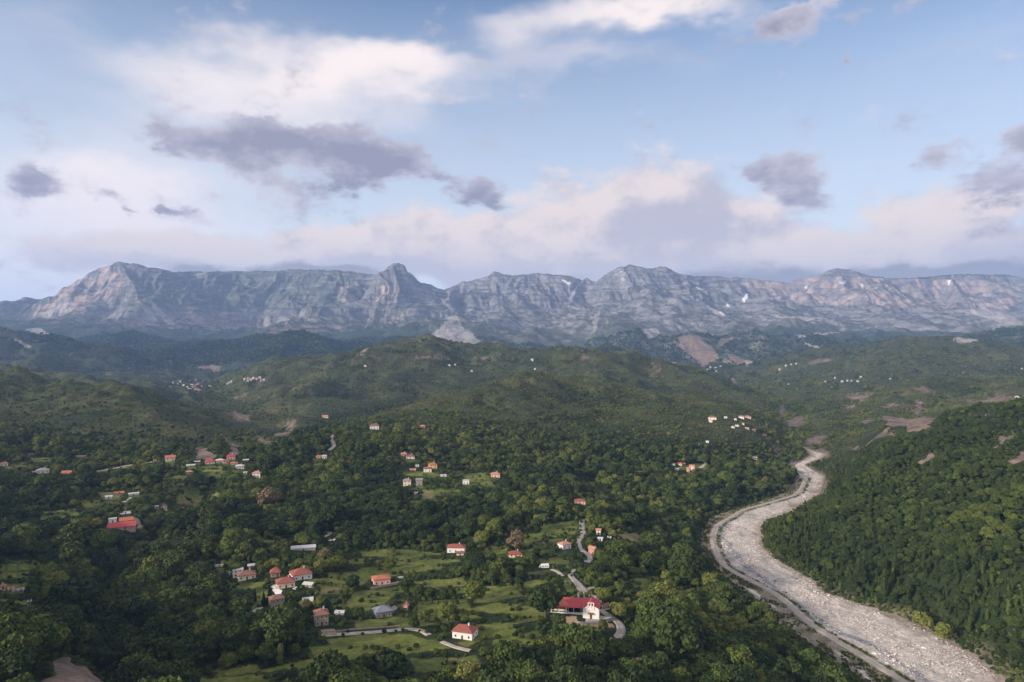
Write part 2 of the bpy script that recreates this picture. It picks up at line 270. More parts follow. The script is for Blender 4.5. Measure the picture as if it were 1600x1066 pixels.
# valley floors that cut between the hills: (column, distance, level below the camera), side slope
GORGES = [([(520,1180,-150),(478,1300,-178),(432,1440,-198),(400,1680,-204),(345,2000,-208),(320,2600,-206),(312,3300,-196),(280,4300,-170)], 15, .80),
          ([(400,1680,-204),(260,2000,-190),(60,2100,-170),(-200,2300,-150)], 25, .35),
          ([(470,1300,-178),(540,1700,-190),(640,2050,-180),(760,2250,-165)], 15, .30),
          ([(1252,1350,-192),(1236,1900,-190),(1200,2500,-189),(1160,3300,-182),(1090,4400,-168)], 20, .45),
          ([(1225,2100,-188),(1330,2500,-178),(1450,2700,-160),(1600,2900,-130)], 15, .3)]
def H(x, y):
    x = np.asarray(x, np.float32); y = np.maximum(np.asarray(y, np.float32), 20)
    shp = x.shape; x = x.ravel(); y = y.ravel()
    z = base_h(x, y)
    near = y < 7200
    lump = fbm(x/420, y/420, 3, 11)
    dm = 1+0.55*fbm(x/380, y/520, 3, 21)
    da = 60*fbm(x/140, y/160, 3, 31)
    h = np.full(x.shape, -1e4, np.float32)
    if near.any(): h[near] = tents(x[near], y[near], RIDGES, dm[near], da[near])
    k = 14.0; m = np.maximum(z, h)
    z = m + k*np.log1p(np.exp(-np.clip(np.abs(z-h)/k, 0, 20)))*0.6
    wild = sstep(1300, 2200, y)*(1-sstep(6500, 7500, y))
    z = z + wild*(34*lump + 44*(ridged(x/300, y/260, 3, 41)-0.6) + 9*(ridged(x/90, y/90, 2, 47)-.6)) + (1-wild)*sstep(8, 50, h-base_h(x, y))*sstep(900, 1150, y)*(34*(ridged(x/250, y/270, 3, 43)-.62) + 8*(ridged(x/80, y/90, 2, 47)-.6))
    rough = 0.35+0.65*sstep(0, 12, h-base_h(x, y)+8)
    z = z + rough*(3.0*fbm(x/60, y/60, 3, 51)) + sstep(5, 40, h-base_h(x, y))*(y < 2000)*20*(ridged(x/150, y/230, 3, 55)-.62) + sstep(300, 900, y)*5*fbm(x/110, y/110, 2, 57)
    far = y > 4300
    if far.any():
        xf, yf = x[far], y[far]
        wx = xf + 160*fbm(xf/600, yf/600, 3, 61); wy = yf + 200*fbm(xf/700, yf/500, 3, 71)
        gul = .6*ridged(wx/800, wy/2600, 3, 81)+.4*ridged(wx/300, wy/1100, 4, 83)
        mo = tents(wx*0.35+xf*0.65, wy*0.35+yf*0.65, MOUNT, 1+0.5*fbm(xf/850, yf/1500, 3, 91), -520*(gul-0.62), ramp=300)
        st = 95.0; q = (mo + 40*fbm(xf/800, yf/800, 2, 95) + xf*0.02)/st; fr = q-np.floor(q)
        hi = sstep(CAMZ+150, CAMZ+500, mo)
        mo = mo + (hi*0.36+0.06)*st*(sstep(0.15, 0.85, fr)-fr)*np.clip(fbm(xf/500, yf/300, 2, 97)+0.9, 0, 1)
        hc = np.maximum(0.0, mo-CAMZ)
        det = fbm(wx/130, yf/130, 4, 101)
        mo = mo + (hc > 0)*np.minimum(hc/200, 1)*(27*det + 10*(ridged(wx/70, yf/110, 3, 111)-0.6))
        zf = z[far]; k2 = 25.0; mm = np.maximum(zf, mo)
        z[far] = mm + k2*np.log1p(np.exp(-np.clip(np.abs(zf-mo)/k2, 0, 20)))*0.6
    gm = (y > 1120) & (y < 4600)
    if gm.any():
        xg, yg = x[gm], y[gm]; zg = z[gm]; nz = 26*fbm(xg/120, yg/120, 3, 141)
        for pts, wd, sl in GORGES:
            q = [((p-CX)/F0*d, d, l+CAMZ) for p, d, l in pts]
            for (x0, y0, z0), (x1, y1, z1) in zip(q[:-1], q[1:]):
                dx, dy = x1-x0, y1-y0; t = np.clip(((xg-x0)*dx+(yg-y0)*dy)/(dx*dx+dy*dy), 0, 1)
                d = np.hypot(xg-(x0+t*dx), yg-(y0+t*dy)); lim = z0+t*(z1-z0) + sl*np.maximum(d-wd, 0)*(1+nz/60) + np.maximum(d-400, 0)
                zg = np.minimum(zg, lim) - 8*np.exp(-np.abs(zg-lim)/10)*0.5
        z[gm] = zg
    nr = y < 1500
    if nr.any():
        xn, yn = x[nr], y[nr]; zz = z[nr]
        for pts, dep, wd in RAVINES:
            d = poly_dist(xn, yn, pts); zz = zz - dep*(1-sstep(0, wd, d))
        z[nr] = zz
    rm = y < 3300
    if rm.any():
        d = river_dist(x[rm], y[rm]); zr = rz(y[rm])
        bank = 46 + 70*sstep(560, 720, y[rm])
        t = sstep(0, bank, d + 5*fbm(x[rm]/25, y[rm]/25, 2, 131))
        z[rm] = zr + (np.maximum(z[rm], zr+2)-zr)*t
    return z.reshape(shp)
_DS = np.concatenate([np.exp(np.linspace(math.log(120), math.log(1500), 1000)), np.exp(np.linspace(math.log(1503), math.log(9000), 700))])
def hit(px, py, dmin=120):
    """where the line of sight of a photo pixel first meets the ground"""
    D = _DS[_DS >= dmin]; x = (px-CX)/F0*D; zr_ = CAMZ+(CY-py)/F0*D; g = H(x, D)
    i = np.argmax(g > zr_)
    if not (g > zr_).any(): i = len(D)-1
    if i > 0:
        a, b = zr_[i-1]-g[i-1], g[i]-zr_[i]; t = a/(a+b+1e-6); d = D[i-1]+(D[i]-D[i-1])*t
    else: d = D[0]
    X = (px-CX)/F0*d
    return float(X), float(d), float(H(np.array([X]), np.array([d]))[0])
def proj(x, y, z): return CX+F0*x/y, CY-F0*(z-CAMZ)/y
def inpoly(x, y, poly):
    c = np.zeros(np.shape(x), bool); n = len(poly)
    for i in range(n):
        x0, y0 = poly[i]; x1, y1 = poly[(i+1) % n]
        if y0 == y1: continue
        c ^= ((y0 > y) != (y1 > y)) & (x < (x1-x0)*(y-y0)/(y1-y0)+x0)
    return c
# ------------------------------------------------------------------ fields, bare soil, scree: outlines on the ground
def C5(*p): return [(340+x*.225, 830+y*.225) for x, y in p]
def C6(*p): return [(660+x*.2495, 800+y*.2495) for x, y in p]
def C3(*p): return [(x*.2533, 660+y*.2533) for x, y in p]
def C4(*p): return [(400+x*.25, 640+y*.25) for x, y in p]
def C8(*p): return [(x*.25, 850+y*.25) for x, y in p]
def C7(*p): return [(1200+x*.25, 560+y*.25) for x, y in p]
GRASS = [C5((1240,210),(1560,195),(1560,225),(1240,237)), C5((880,200),(1000,195),(1000,225),(880,228)),
 C5((760,290),(1150,270),(1330,250),(1330,290),(1130,330),(960,330),(760,320)), C5((700,360),(900,345),(915,392),(880,435),(700,445)),
 C5((950,420),(1300,375),(1450,370),(1420,400),(1240,430),(1150,520),(1000,560),(800,560),(870,510)), C5((930,620),(1240,600),(1400,610),(1560,650),(1300,668),(960,672)),
 C5((1370,490),(1600,480),(1600,545),(1400,560)), C5((740,748),(1250,705),(1440,740),(1480,780),(1100,840),(860,830)),
 C5((0,940),(270,930),(300,960),(600,900),(700,880),(680,930),(540,955),(0,998)), C5((0,1012),(350,1000),(350,1250),(0,1250)),
 C5((120,360),(330,350),(320,400),(130,400)), C5((310,60),(400,62),(395,85),(315,84)), C5((470,16),(540,16),(538,36),(472,34)),
 C6((740,90),(960,50),(975,70),(960,140),(900,150),(820,160),(740,140)), C6((720,290),(900,288),(950,330),(760,325)),
 C6((660,372),(830,365),(760,390),(660,392)), C6((620,440),(790,410),(790,470),(640,475)),
 C6((0,560),(280,545),(300,600),(470,560),(560,580),(730,605),(710,655),(520,640),(420,630),(300,615),(40,655),(0,650)),
 C6((200,485),(470,462),(470,500),(200,510)), C6((325,700),(600,690),(570,790),(400,800),(280,838),(200,822),(330,792)),
 C6((780,172),(920,165),(880,200),(790,196)),
 C3((0,872),(250,862),(235,895),(195,915),(0,915)), C3((0,928),(190,920),(180,950),(0,966)), C3((0,1002),(150,992),(150,1012),(0,1022)),
 C3((500,480),(620,480),(610,520),(520,530)), C3((900,570),(1000,542),(1012,560),(940,582)), C3((580,300),(780,265),(820,275),(600,312)),
 C3((1230,272),(1380,272),(1370,300),(1230,310)), C3((1000,335),(1150,332),(1150,345),(1000,350)), C3((10,255),(170,242),(160,290),(20,282)), C3((190,218),(330,215),(320,240),(200,245)),
 C8((0,345),(150,345),(245,400),(235,428),(0,428)), C8((1330,772),(1600,765),(1600,805),(1350,828)), C8((1240,842),(1600,825),(1600,1000),(1230,1000)),
 C4((860,392),(1100,387),(1180,410),(1100,420),(950,412)), C4((1290,405),(1450,392),(1480,470),(1340,475),(1300,430)), C4((1120,495),(1280,503),(1280,530),(1100,540)),
 C4((960,568),(1140,562),(1080,588),(960,588)), C4((570,940),(680,932),(680,960),(570,960)), C4((880,958),(1160,937),(1280,932),(1270,948),(1150,963),(890,970)),
 [(560,886),(640,884),(690,880),(690,890),(560,893)], [(480,908),(560,898),(575,903),(575,912),(500,918)], [(640,908),(725,902),(735,915),(650,926)], [(735,925),(800,914),(822,932),(742,944)], [(520,948),(556,940),(568,952),(530,960)],
 [(770,1002),(845,985),(850,998),(780,1014)], [(600,1004),(680,998),(702,1012),(610,1028)], [(480,1012),(560,1004),(590,1022),(500,1040)], [(660,965),(720,958),(760,965),(700,975)], [(800,955),(850,950),(852,968),(805,975)], [(880,905),(896,900),(894,925),(884,925)], [(740,862),(790,858),(792,868),(745,872)],
 [(560,860),(640,858),(690,866),(640,872),(565,870)], [(985,905),(1030,900),(1030,912),(990,918)], [(640,1030),(740,1026),(760,1042),(650,1050)], [(395,925),(425,920),(425,932),(398,936)], [(800,838),(850,832),(845,845),(805,850)], [(230,845),(300,838),(305,846),(235,853)], [(60,800),(120,795),(125,806),(65,812)], [(280,770),(340,765),(345,774),(285,780)],
 [(1050,925),(1085,918),(1080,932),(1056,934)], [(1085,724),(1110,726),(1106,732),(1050,734)]]
DRYG = [C6((1220,142),(1360,130),(1360,195),(1300,188)), C5((700,400),(880,395),(870,430),(700,440)), C3((600,430),(740,430),(730,470),(640,478)),
        C4((1040,500),(1110,505),(1100,560),(1040,555)), C3((1100,462),(1250,470),(1240,500),(1080,500))]
SAND = [C6((888,648),(962,645),(972,690),(1180,690),(1215,722),(1060,748),(960,732),(905,704))]
BARE = [C8((335,730),(400,708),(440,712),(470,765),(540,770),(600,830),(700,900),(800,1200),(150,1200),(250,864),(340,820)),   # near landslip
 C3((1210,160),(1240,155),(1330,205),(1300,230),(1215,225)), C3((1430,130),(1465,140),(1475,200),(1395,210),(1430,180)), C3((170,190),(210,192),(205,225),(175,222)), C3((460,200),(530,200),(530,215),(465,225)), C3((20,260),(70,262),(60,300),(15,300)),
 C7((80,290),(100,290),(105,370),(70,375)), C7((120,390),(190,358),(220,372),(225,410),(180,428),(130,420)), C7((480,200),(540,260),(530,210),(560,208),(600,238),(640,250),(580,275),(545,268),(500,240)),
 C7((478,280),(540,295),(500,320),(485,318)), C7((910,190),(960,172),(1050,188),(1000,212),(920,208)), C7((915,262),(960,262),(975,340),(940,360),(915,350)),
 C7((715,370),(850,372),(1050,378),(1010,430),(880,460),(760,425),(735,415)), C7((505,480),(600,450),(740,450),(780,492),(620,540),(560,560),(515,545)),
 C7((230,525),(300,465),(320,490),(370,485),(350,520),(290,535),(240,545)), C7((280,580),(370,545),(340,598),(300,600)), C7((585,400),(610,380),(640,405),(600,412)),
 C7((720,300),(800,278),(795,300),(740,312)), C7((1220,275),(1270,250),(1310,275),(1280,285)), C7((1330,262),(1440,208),(1480,235),(1540,240),(1480,270),(1350,278)),
 C7((940,640),(1030,585),(1040,605),(940,680)), C7((1440,490),(1500,462),(1535,490),(1480,530),(1400,580),(1440,530)), C7((1500,660),(1590,580),(1640,570),(1640,620),(1560,650),(1510,665)),
 C7((35,560),(75,560),(70,600),(40,600)), C7((130,625),(160,640),(200,670),(160,690),(130,650)), C7((1255,345),(1400,340),(1410,352),(1270,352)),
 C4((115,165),(180,100),(215,80),(250,90),(240,130),(200,165)), C4((5,165),(95,210),(85,235),(20,195)), [(350,642),(365,640),(378,648),(392,648),(380,662),(366,655)],[(365,618),(378,616),(380,624),(366,626)],
 [(645,559),(695,556),(700,560),(650,563)], [(745,556),(770,558),(765,561),(748,560)], [(908,553),(922,553),(920,564),(910,562)], [(1020,567),(1030,574),(1038,586),(1028,582)], [(560,552),(575,547),(572,555),(552,558)],
 [(305,573),(330,570),(345,572),(340,578),(310,576)], [(1130,560),(1145,566),(1130,569)], [(1560,528),(1600,525),(1590,532)], [(1140,590),(1148,592),(1155,608),(1148,606)],[(1260,566),(1290,560),(1300,563),(1270,571)],
 [(1120,545),(1125,530),(1150,528)], [(1060,526),(1075,522),(1090,524),(1096,534),(1110,540),(1125,560),(1098,574),(1085,560),(1062,545)], [(1135,552),(1150,556),(1170,565),(1150,572)],]
SCREE = [ [(674,524),(686,512),(705,495),(710,492),(716,498),(722,510),(738,520),(745,530),(770,544),(745,545),(715,537),(690,533)],
 [(1505,485),(1530,482),(1570,490),(1600,505),(1590,510),(1540,497),(1510,493)],
 [(1185,493),(1290,497),(1290,499),(1186,496)], [(1240,524),(1310,518),(1312,520),(1245,527)], [(1255,535),(1275,540),(1300,552),(1285,552),(1262,542)], [(1485,530),(1510,522),(1535,528),(1520,536),(1500,537)],
 [(210,462),(232,480),(245,500),(238,500),(222,484)], [(232,470),(252,485),(275,508),(262,506),(245,490)], [(1090,470),(1105,478),(1135,492),(1130,496),(1100,482)], [(60,490),(110,470),(120,480),(75,500)], [(38,515),(60,512),(82,525),(60,526)], [(20,528),(40,535),(50,545),(38,543)],
 [(930,490),(938,485),(932,512),(926,512)], [(1160,560),(1175,565),(1165,572)], [(690,466),(712,486),(705,487),(688,472)], [(1000,515),(1028,512),(1030,524),(1015,530)]]
PINK = [[(400,508),(445,503),(470,508),(530,508),(535,520),(500,523),(470,525),(430,522),(400,524)], [(520,450),(560,445),(568,470),(535,472)], [(580,450),(612,445),(622,455),(618,480),(585,490)], [(110,440),(160,412),(185,412),(192,430),(190,460),(150,475),(130,490),(90,500),(45,495),(80,460)],[(590,490),(625,492),(620,505),(595,505)],[(215,500),(232,502),(228,512),(216,510)],[(1130,425),(1250,430),(1560,440),(1600,470),(1560,490),(1200,470)]]  # pinkish cliffs; on the left dome, sunlight on the face put into colour
SNOW = [[(968,425),(975,423),(974,427)], [(970,435),(976,433),(975,437)], [(875,436),(893,442),(890,445)], [(1158,470),(1167,457),(1169,460),(1160,474)], [(1135,473),(1140,480),(1136,480)], [(1256,450),(1264,445),(1262,450)], [(1310,441),(1322,438),(1320,444)], [(1340,441),(1352,447),(1348,449)], [(1478,440),(1485,438),(1484,447)], [(1403,452),(1415,455),(1410,457)], [(1115,484),(1132,490),(1130,493)], [(1088,448),(1096,452),(1090,453)]]
def world_poly(poly, rel=0.0):
    pts = [hit(px, py) for px, py in poly]
    ds = sorted(p[1] for p in pts); dm = ds[len(ds)//2]
    out = []
    for (px, py), p in zip(poly, pts):
        D = p[1]
        if abs(D-dm) > (0.25 if dm < 1200 else 0.45)*dm: D = dm
        out.append(((px-CX)/F0*D, D))
    return out
VILLAGE = [[(300,1064),(345,975),(470,930),(350,905),(345,870),(520,868),(700,872),(700,850),(800,835),(820,812),(905,800),(985,830),(1010,880),(985,930),(985,1000),(850,1010),(700,1050),(560,1064)], C3((580,400),(850,400),(1250,400),(1250,520),(950,600),(900,690),(640,690),(500,560),(480,450)), C3((0,840),(270,840),(260,960),(200,1040),(0,1060)), C4((850,250),(1130,300),(1500,380),(1500,500),(1300,560),(960,610),(850,480)), C3((1000,200),(1600,180),(1600,350),(1000,370)), [(1045,720),(1120,714),(1115,742),(1045,745)]]
FARL = {}; LAYERS = {}
for k, v in dict(grass=GRASS, dry=DRYG, sand=SAND, bare=BARE, scree=SCREE, pink=PINK, snow=SNOW, village=VILLAGE).items():
    LAYERS[k] = []
    for p in v:
        if k == 'bare' and p is BARE[0]: FARL.setdefault(k, []).append((p, 285)); continue
        if k in ('bare', 'scree', 'pink', 'snow') and min(q[1] for q in p) < 612:
            ds = sorted(hit(*q)[1] for q in p); dm = ds[len(ds)//2]
            if dm > 3500: FARL.setdefault(k, []).append((p, dm)); continue
        LAYERS[k].append(world_poly(p))

def terrain_color(x, y, z, slope):
    """what grows or lies on the ground: surface colour, with far haze and a sunlit rock face put in"""
    c = np.zeros((len(x), 3), np.float32)
    def put(w, col): c[:] = c*(1-w[:, None]) + w[:, None]*np.array(col, np.float32)
    def fb(s, o, sd): return fbm(x/s, y/s, o, sd)
    c[:] = (.020, .031, .012)
    put(sstep(-.2, .5, fb(40, 4, 201))*.8, (.034, .046, .017))
    hill = np.where(CX+F0*x/y < 440, sstep(870, 1000, y), sstep(950, 1400, y))*(1-sstep(3600, 5200, y))
    put(hill*(.35+.65*sstep(-.3, .3, fb(160, 5, 211))), (.066, .070, .028)); put(hill*sstep(-.1, .3, fb(12, 3, 213))*.65, (.034, .047, .018)); put(hill*sstep(.15, .35, fb(5, 2, 217))*.6, (.025, .036, .015))
    put(hill*sstep(.15, .5, fb(60, 4, 221))*.5, (.12, .105, .05))
    put(hill*sstep(.1, .5, fb(230, 4, 231))*.6, (.024, .038, .018))
    farf = sstep(3400, 4800, y)
    put(farf, (.030, .045, .034)); put(farf*sstep(-.1, .5, fb(220, 5, 241))*.6, (.062, .072, .042)); put(farf*sstep(.38, .6, fb(120, 5, 251))*.6, (.15, .14, .12))  # distant woods tinted bluish, some of the haze put into their colour
    # high mountain: turf, rock bands, scree
    zlow = 340*sstep(-1300, 0, x)
    hm = sstep(CAMZ+90, CAMZ+420, z + zlow + 150*fb(500, 4, 261))*sstep(6000, 7000, y)
    put(hm, (.066, .072, .056))
    turf = sstep(-4500, -4000, x)*(1-sstep(-2100, -1700, x))*sstep(CAMZ+330, CAMZ+480, z); put(hm*turf*sstep(-.4, .2, fb(400, 4, 341)), (.062, .078, .05))
    rk = (1-.6*turf)*sstep(.35, .85, slope + .45*fb(120, 5, 271) + .25*fb(900, 2, 275))*hm
    put(rk, (.138, .138, .148))  # rock cooled towards blue-grey, distance haze put into its colour
    bed = .5+.5*np.sin((z + 190*fb(1500, 3, 281))*2*math.pi/62 + 3*fb(220, 3, 283))
    put(hm*sstep(.72, .95, bed)*.5*sstep(-.2, .4, fb(260, 3, 285)), (.29, .265, .26))
    put(hm*(1-sstep(.05, .25, bed))*.5, (.075, .08, .065))
    gl = ridged((x+80*fb(300, 3, 291))/210, y/1300, 4, 293)
    put(hm*sstep(.80, .95, gl)*.35, (.27, .26, .255))
    put(hm*sstep(.15, .6, fb(700, 3, 295))*.6*(1-rk*.6), (.066, .085, .05))
    mid = sstep(4300, 5200, y)*sstep(-500, -100, x)*(1-sstep(2000, 2700, x)); put(mid*(1-hm)*sstep(-.3, .3, fb(240, 5, 343))*.7, (.105, .11, .09)); put(mid*sstep(.1, .4, fb(160, 5, 345))*.6, (.22, .21, .195))
    lowrk = sstep(6300, 6900, y)*(1-hm)*sstep(.75, 1.15, slope + .3*fb(140, 4, 297))
    put(lowrk*.8, (.33, .28, .25))
    wx = x + 11*fb(30, 4, 301)*np.minimum(y/600, 12)**1.0; wy = y + 14*fb(35, 4, 303)*np.minimum(y/600, 12)
    xx, yy = x + 3.2*fb(11, 3, 305), y + 4.5*fb(12, 3, 307)
    FX, FY = proj(x, y, z); FX = FX + 5*fb(170, 4, 351)+2*fb(40, 2, 355); FY = FY + 3*fb(150, 4, 353)+1.5*fb(40, 2, 357)
    def layer(k, ws=0):
        m = np.zeros(len(x), np.float32); X, Y = (wx, wy) if ws else (xx, yy)
        for p in LAYERS[k]:
            pa = np.array(p); lo = pa.min(0)-60; hi = pa.max(0)+60
            s = np.where((x > lo[0]) & (x < hi[0]) & (y > lo[1]) & (y < hi[1]))[0]
            if len(s): m[s] = np.maximum(m[s], inpoly(X[s], Y[s], p))
        for poly, dm in FARL.get(k, []):       # far off, on steep faces: outline taken by bearing and height
            s = np.where(np.abs(y-dm) < .22*dm)[0]
            if len(s): m[s] = np.maximum(m[s], inpoly(FX[s], FY[s], poly))
        return m
    vz = layer('village', 1)*(y < 900); put(vz*sstep(-.35, .25, fb(26, 3, 309))*.9, (.075, .095, .026)); put(vz*sstep(.2, .6, fb(14, 3, 310))*.5, (.10, .10, .045))
    g = layer('grass'); put(g, (.105, .122, .028)); put(g*sstep(-.1, .5, fb(22, 4, 311))*.7, (.155, .155, .045)); put(g*sstep(.05, .45, fb(8, 4, 313))*.5, (.052, .074, .02)); put(g*sstep(.35, .5, fb(26, 3, 315))*.5, (.13, .115, .055))
    # mown strips and terrace edges
    put(g*sstep(.55, .8, np.sin(z*2.6 + 1.5*fb(40, 2, 317)))*.45, (.035, .050, .016))
    d_ = layer('dry'); put(d_, (.15, .13, .06)); put(d_*sstep(0, .4, fb(12, 3, 319))*.5, (.10, .11, .04))
    s_ = layer('sand'); put(s_, (.36, .26, .16)); put(s_*sstep(0, .4, fb(8, 3, 321))*.4, (.24, .20, .09))
    b_ = layer('bare', 1); put(b_*(.65+.35*sstep(-.3, .2, fb(25, 4, 323))), (.195, .14, .115)); put(b_*sstep(.05, .4, fb(24, 5, 327))*np.where(y < 600, .35, .75), (.07, .07, .04)); put(b_*sstep(.55, .8, ridged(x/30, y/30, 3, 329))*.5, (.13, .105, .085))
    put(layer('pink', 1)*sstep(-.25, .25, fb(130, 5, 331))*(.35+.65*sstep(.3, .8, slope))*.62, (.34, .255, .225))
    sc = layer('scree', 1); put(sc*.85, (.27, .25, .24)); put(sc*sstep(.0, .4, fb(90, 5, 333))*.6, (.17, .16, .15))
    put(layer('snow', 1)*.8, (.60, .58, .58))
    sn = sstep(CAMZ+780, CAMZ+950, z)*sstep(.52, .62, fb(90, 3, 335))*(x > 300); put(sn*.6, (.5, .49, .49))
    rd = river_dist(x, y); v = (y < 1500)*(1-sstep(6, 16, rd)); put(v*.8, (.19, .16, .125))
    return c, g, b_

def link(o): COL.objects.link(o); return o
def mesh_np(name, co, faces, mat, cols=None, smooth=True):
    """faces: (n,4) or (n,3) integer array"""
    me = bpy.data.meshes.new(name); n, k = faces.shape
    me.vertices.add(len(co)); me.vertices.foreach_set('co', np.ascontiguousarray(co, np.float32).ravel())
    me.loops.add(n*k); me.loops.foreach_set('vertex_index', np.ascontiguousarray(faces, np.int32).ravel())
    me.polygons.add(n); me.polygons.foreach_set('loop_start', np.arange(0, n*k, k, dtype=np.int32))
    me.polygons.foreach_set('use_smooth', np.full(n, smooth)); me.update(calc_edges=True)
    if cols is not None:
        a = me.color_attributes.new('albedo', 'FLOAT_COLOR', 'POINT')
        a.data.foreach_set('color', np.concatenate([cols, np.ones((len(cols), 1))], 1).astype(np.float32).ravel())
    me.materials.append(mat); return link(bpy.data.objects.new(name, me))
def material(name, rough=0.9, spec=0.2):
    m = bpy.data.materials.new(name); m.use_nodes = True; b = m.node_tree.nodes['Principled BSDF']
    b.inputs['Roughness'].default_value = rough; b.inputs['Specular IOR Level'].default_value = spec
    return m, NB(m.node_tree), b
def ground_mat(name, s1, s2, bump, dist):
    m, b, bs = material(name, .95, .1)
    at = b.n('ShaderNodeAttribute', attribute_name='albedo').outputs['Color']
    pos = b.n('ShaderNodeNewGeometry').outputs['Position']
    n1 = b.noise(pos, s1, 5, .65); n2 = b.noise(pos, s2, 4, .6)
    v = b.math('MULTIPLY', b.rng(n1, .25, .75, .60, 1.45), b.rng(n2, .3, .7, .72, 1.3))
    b.put(bs.inputs['Base Color'], b.vec('MULTIPLY', at, b.comb(v, v, v)))
    bp = b.n('ShaderNodeBump'); bp.inputs['Strength'].default_value = bump; bp.inputs['Distance'].default_value = dist
    b.put(bp.inputs['Height'], b.math('ADD', n1, n2)); b.put(bs.inputs['Normal'], bp.outputs[0])
    return m
US = np.concatenate([np.linspace(-1.5, -.86, 60)[:-1], np.linspace(-.86, .86, 1420), np.linspace(.86, 1.5, 60)[1:]])
VS = np.concatenate([np.exp(np.linspace(math.log(30), math.log(235), 45))[:-1], np.exp(np.linspace(math.log(235), math.log(1200), 520))[:-1],
     np.exp(np.linspace(math.log(1200), math.log(6400), 420))[:-1], np.linspace(6400, 9700, 290)[:-1], np.linspace(9700, 14000, 60)])
UU, VV = np.meshgrid(US, VS); TX = (UU*VV).astype(np.float32); TY = VV.astype(np.float32)
TZ = H(TX, TY)
gz = np.gradient(TZ, axis=0)/np.gradient(TY, axis=0); gx = np.gradient(TZ, axis=1)/np.gradient(TX, axis=1)
TS = np.hypot(gx, gz).ravel()
TC, TG, TB = terrain_color(TX.ravel(), TY.ravel(), TZ.ravel(), TS)
CO = np.stack([TX.ravel(), TY.ravel(), TZ.ravel()], 1); NU = len(US)
def patch(name, r0, r1, mat):
    idx = np.arange(r0*NU, (r1+1)*NU); rr = r1-r0
    a = (np.arange(rr)[:, None]*NU + np.arange(NU-1)[None]).ravel()
    f = np.stack([a, a+1, a+1+NU, a+NU], 1)
    o = mesh_np(name, CO[idx], f, mat, TC[idx]); o['kind'] = 'structure'; return o
i1 = int(np.searchsorted(VS, 1000)); i2 = int(np.searchsorted(VS, 6000))
m_near = ground_mat('meadow and forest floor', .35, .06, .4, .5)
m_hill = ground_mat('hillside scrub', .16, .03, .9, 5)
m_mtn = ground_mat('limestone and turf', .022, .006, .4, 10)
patch('ground', 0, i1, m_near); patch('hills', i1, i2, m_hill); patch('mountains', i2, len(VS)-1, m_mtn)
# ------------------------------------------------------------------ river bed, track, roads
def rows_grid(xs, ys, zs):
    n, m = xs.shape; a = (np.arange(n-1)[:, None]*m + np.arange(m-1)[None]).ravel()
    return np.stack([xs.ravel(), ys.ravel(), zs.ravel()], 1), np.stack([a, a+1, a+1+m, a+m], 1)
def sample_catmull(p, step):
    p = [np.array(q, float) for q in p]; p = [2*p[0]-p[1]] + p + [2*p[-1]-p[-2]]; out = []
    for i in range(1, len(p)-2):
        n = max(2, int(np.linalg.norm(p[i+1]-p[i])/step))
        for t in np.arange(n)/n:
            out.append(0.5*(2*p[i] + (p[i+1]-p[i-1])*t + (2*p[i-1]-5*p[i]+4*p[i+1]-p[i+2])*t*t + (3*p[i]-p[i-1]-3*p[i+1]+p[i+2])*t**3))
    out.append(p[-2]); return np.array(out)
TRK = [(1520,1140),(1460,1098),(1405,1064),(1367,1041),(1337,1022),(1300,1000),(1262,974),(1229,944),(1195,921),(1157,901),(1130,884),(1117,861),(1113,839),(1121,822),(1143,809),(1160,799),(1190,790),(1222,781),(1240,775),(1250,767),(1257,752),(1261,741),(1256,730)]
def on_river(px, py):
    D = 400.0
    for _ in range(30): D = (CAMZ-float(rz(D))-.8)*F0/(py-CY)
    return ((px-CX)/F0*D, D)
trk = sample_catmull([on_river(*p) for p in TRK], 3.0)
def track_x(y): o = np.argsort(trk[:, 1]); return np.interp(y, trk[o, 1], trk[o, 0])
def bed_z(x, y):
    tx = track_x(y); side = (x-tx); near = y < 1010
    z = rz(y) + .45 + .55*fbm(x/14, y/22, 3, 401) + .25*fbm(x/5, y/6, 2, 403)
    lv = np.exp(-(side/7.0)**2)*near
    z = np.where(near, lerp(z, rz(y)+1.7, np.clip(lv*1.3, 0, 1)), z)
    return z
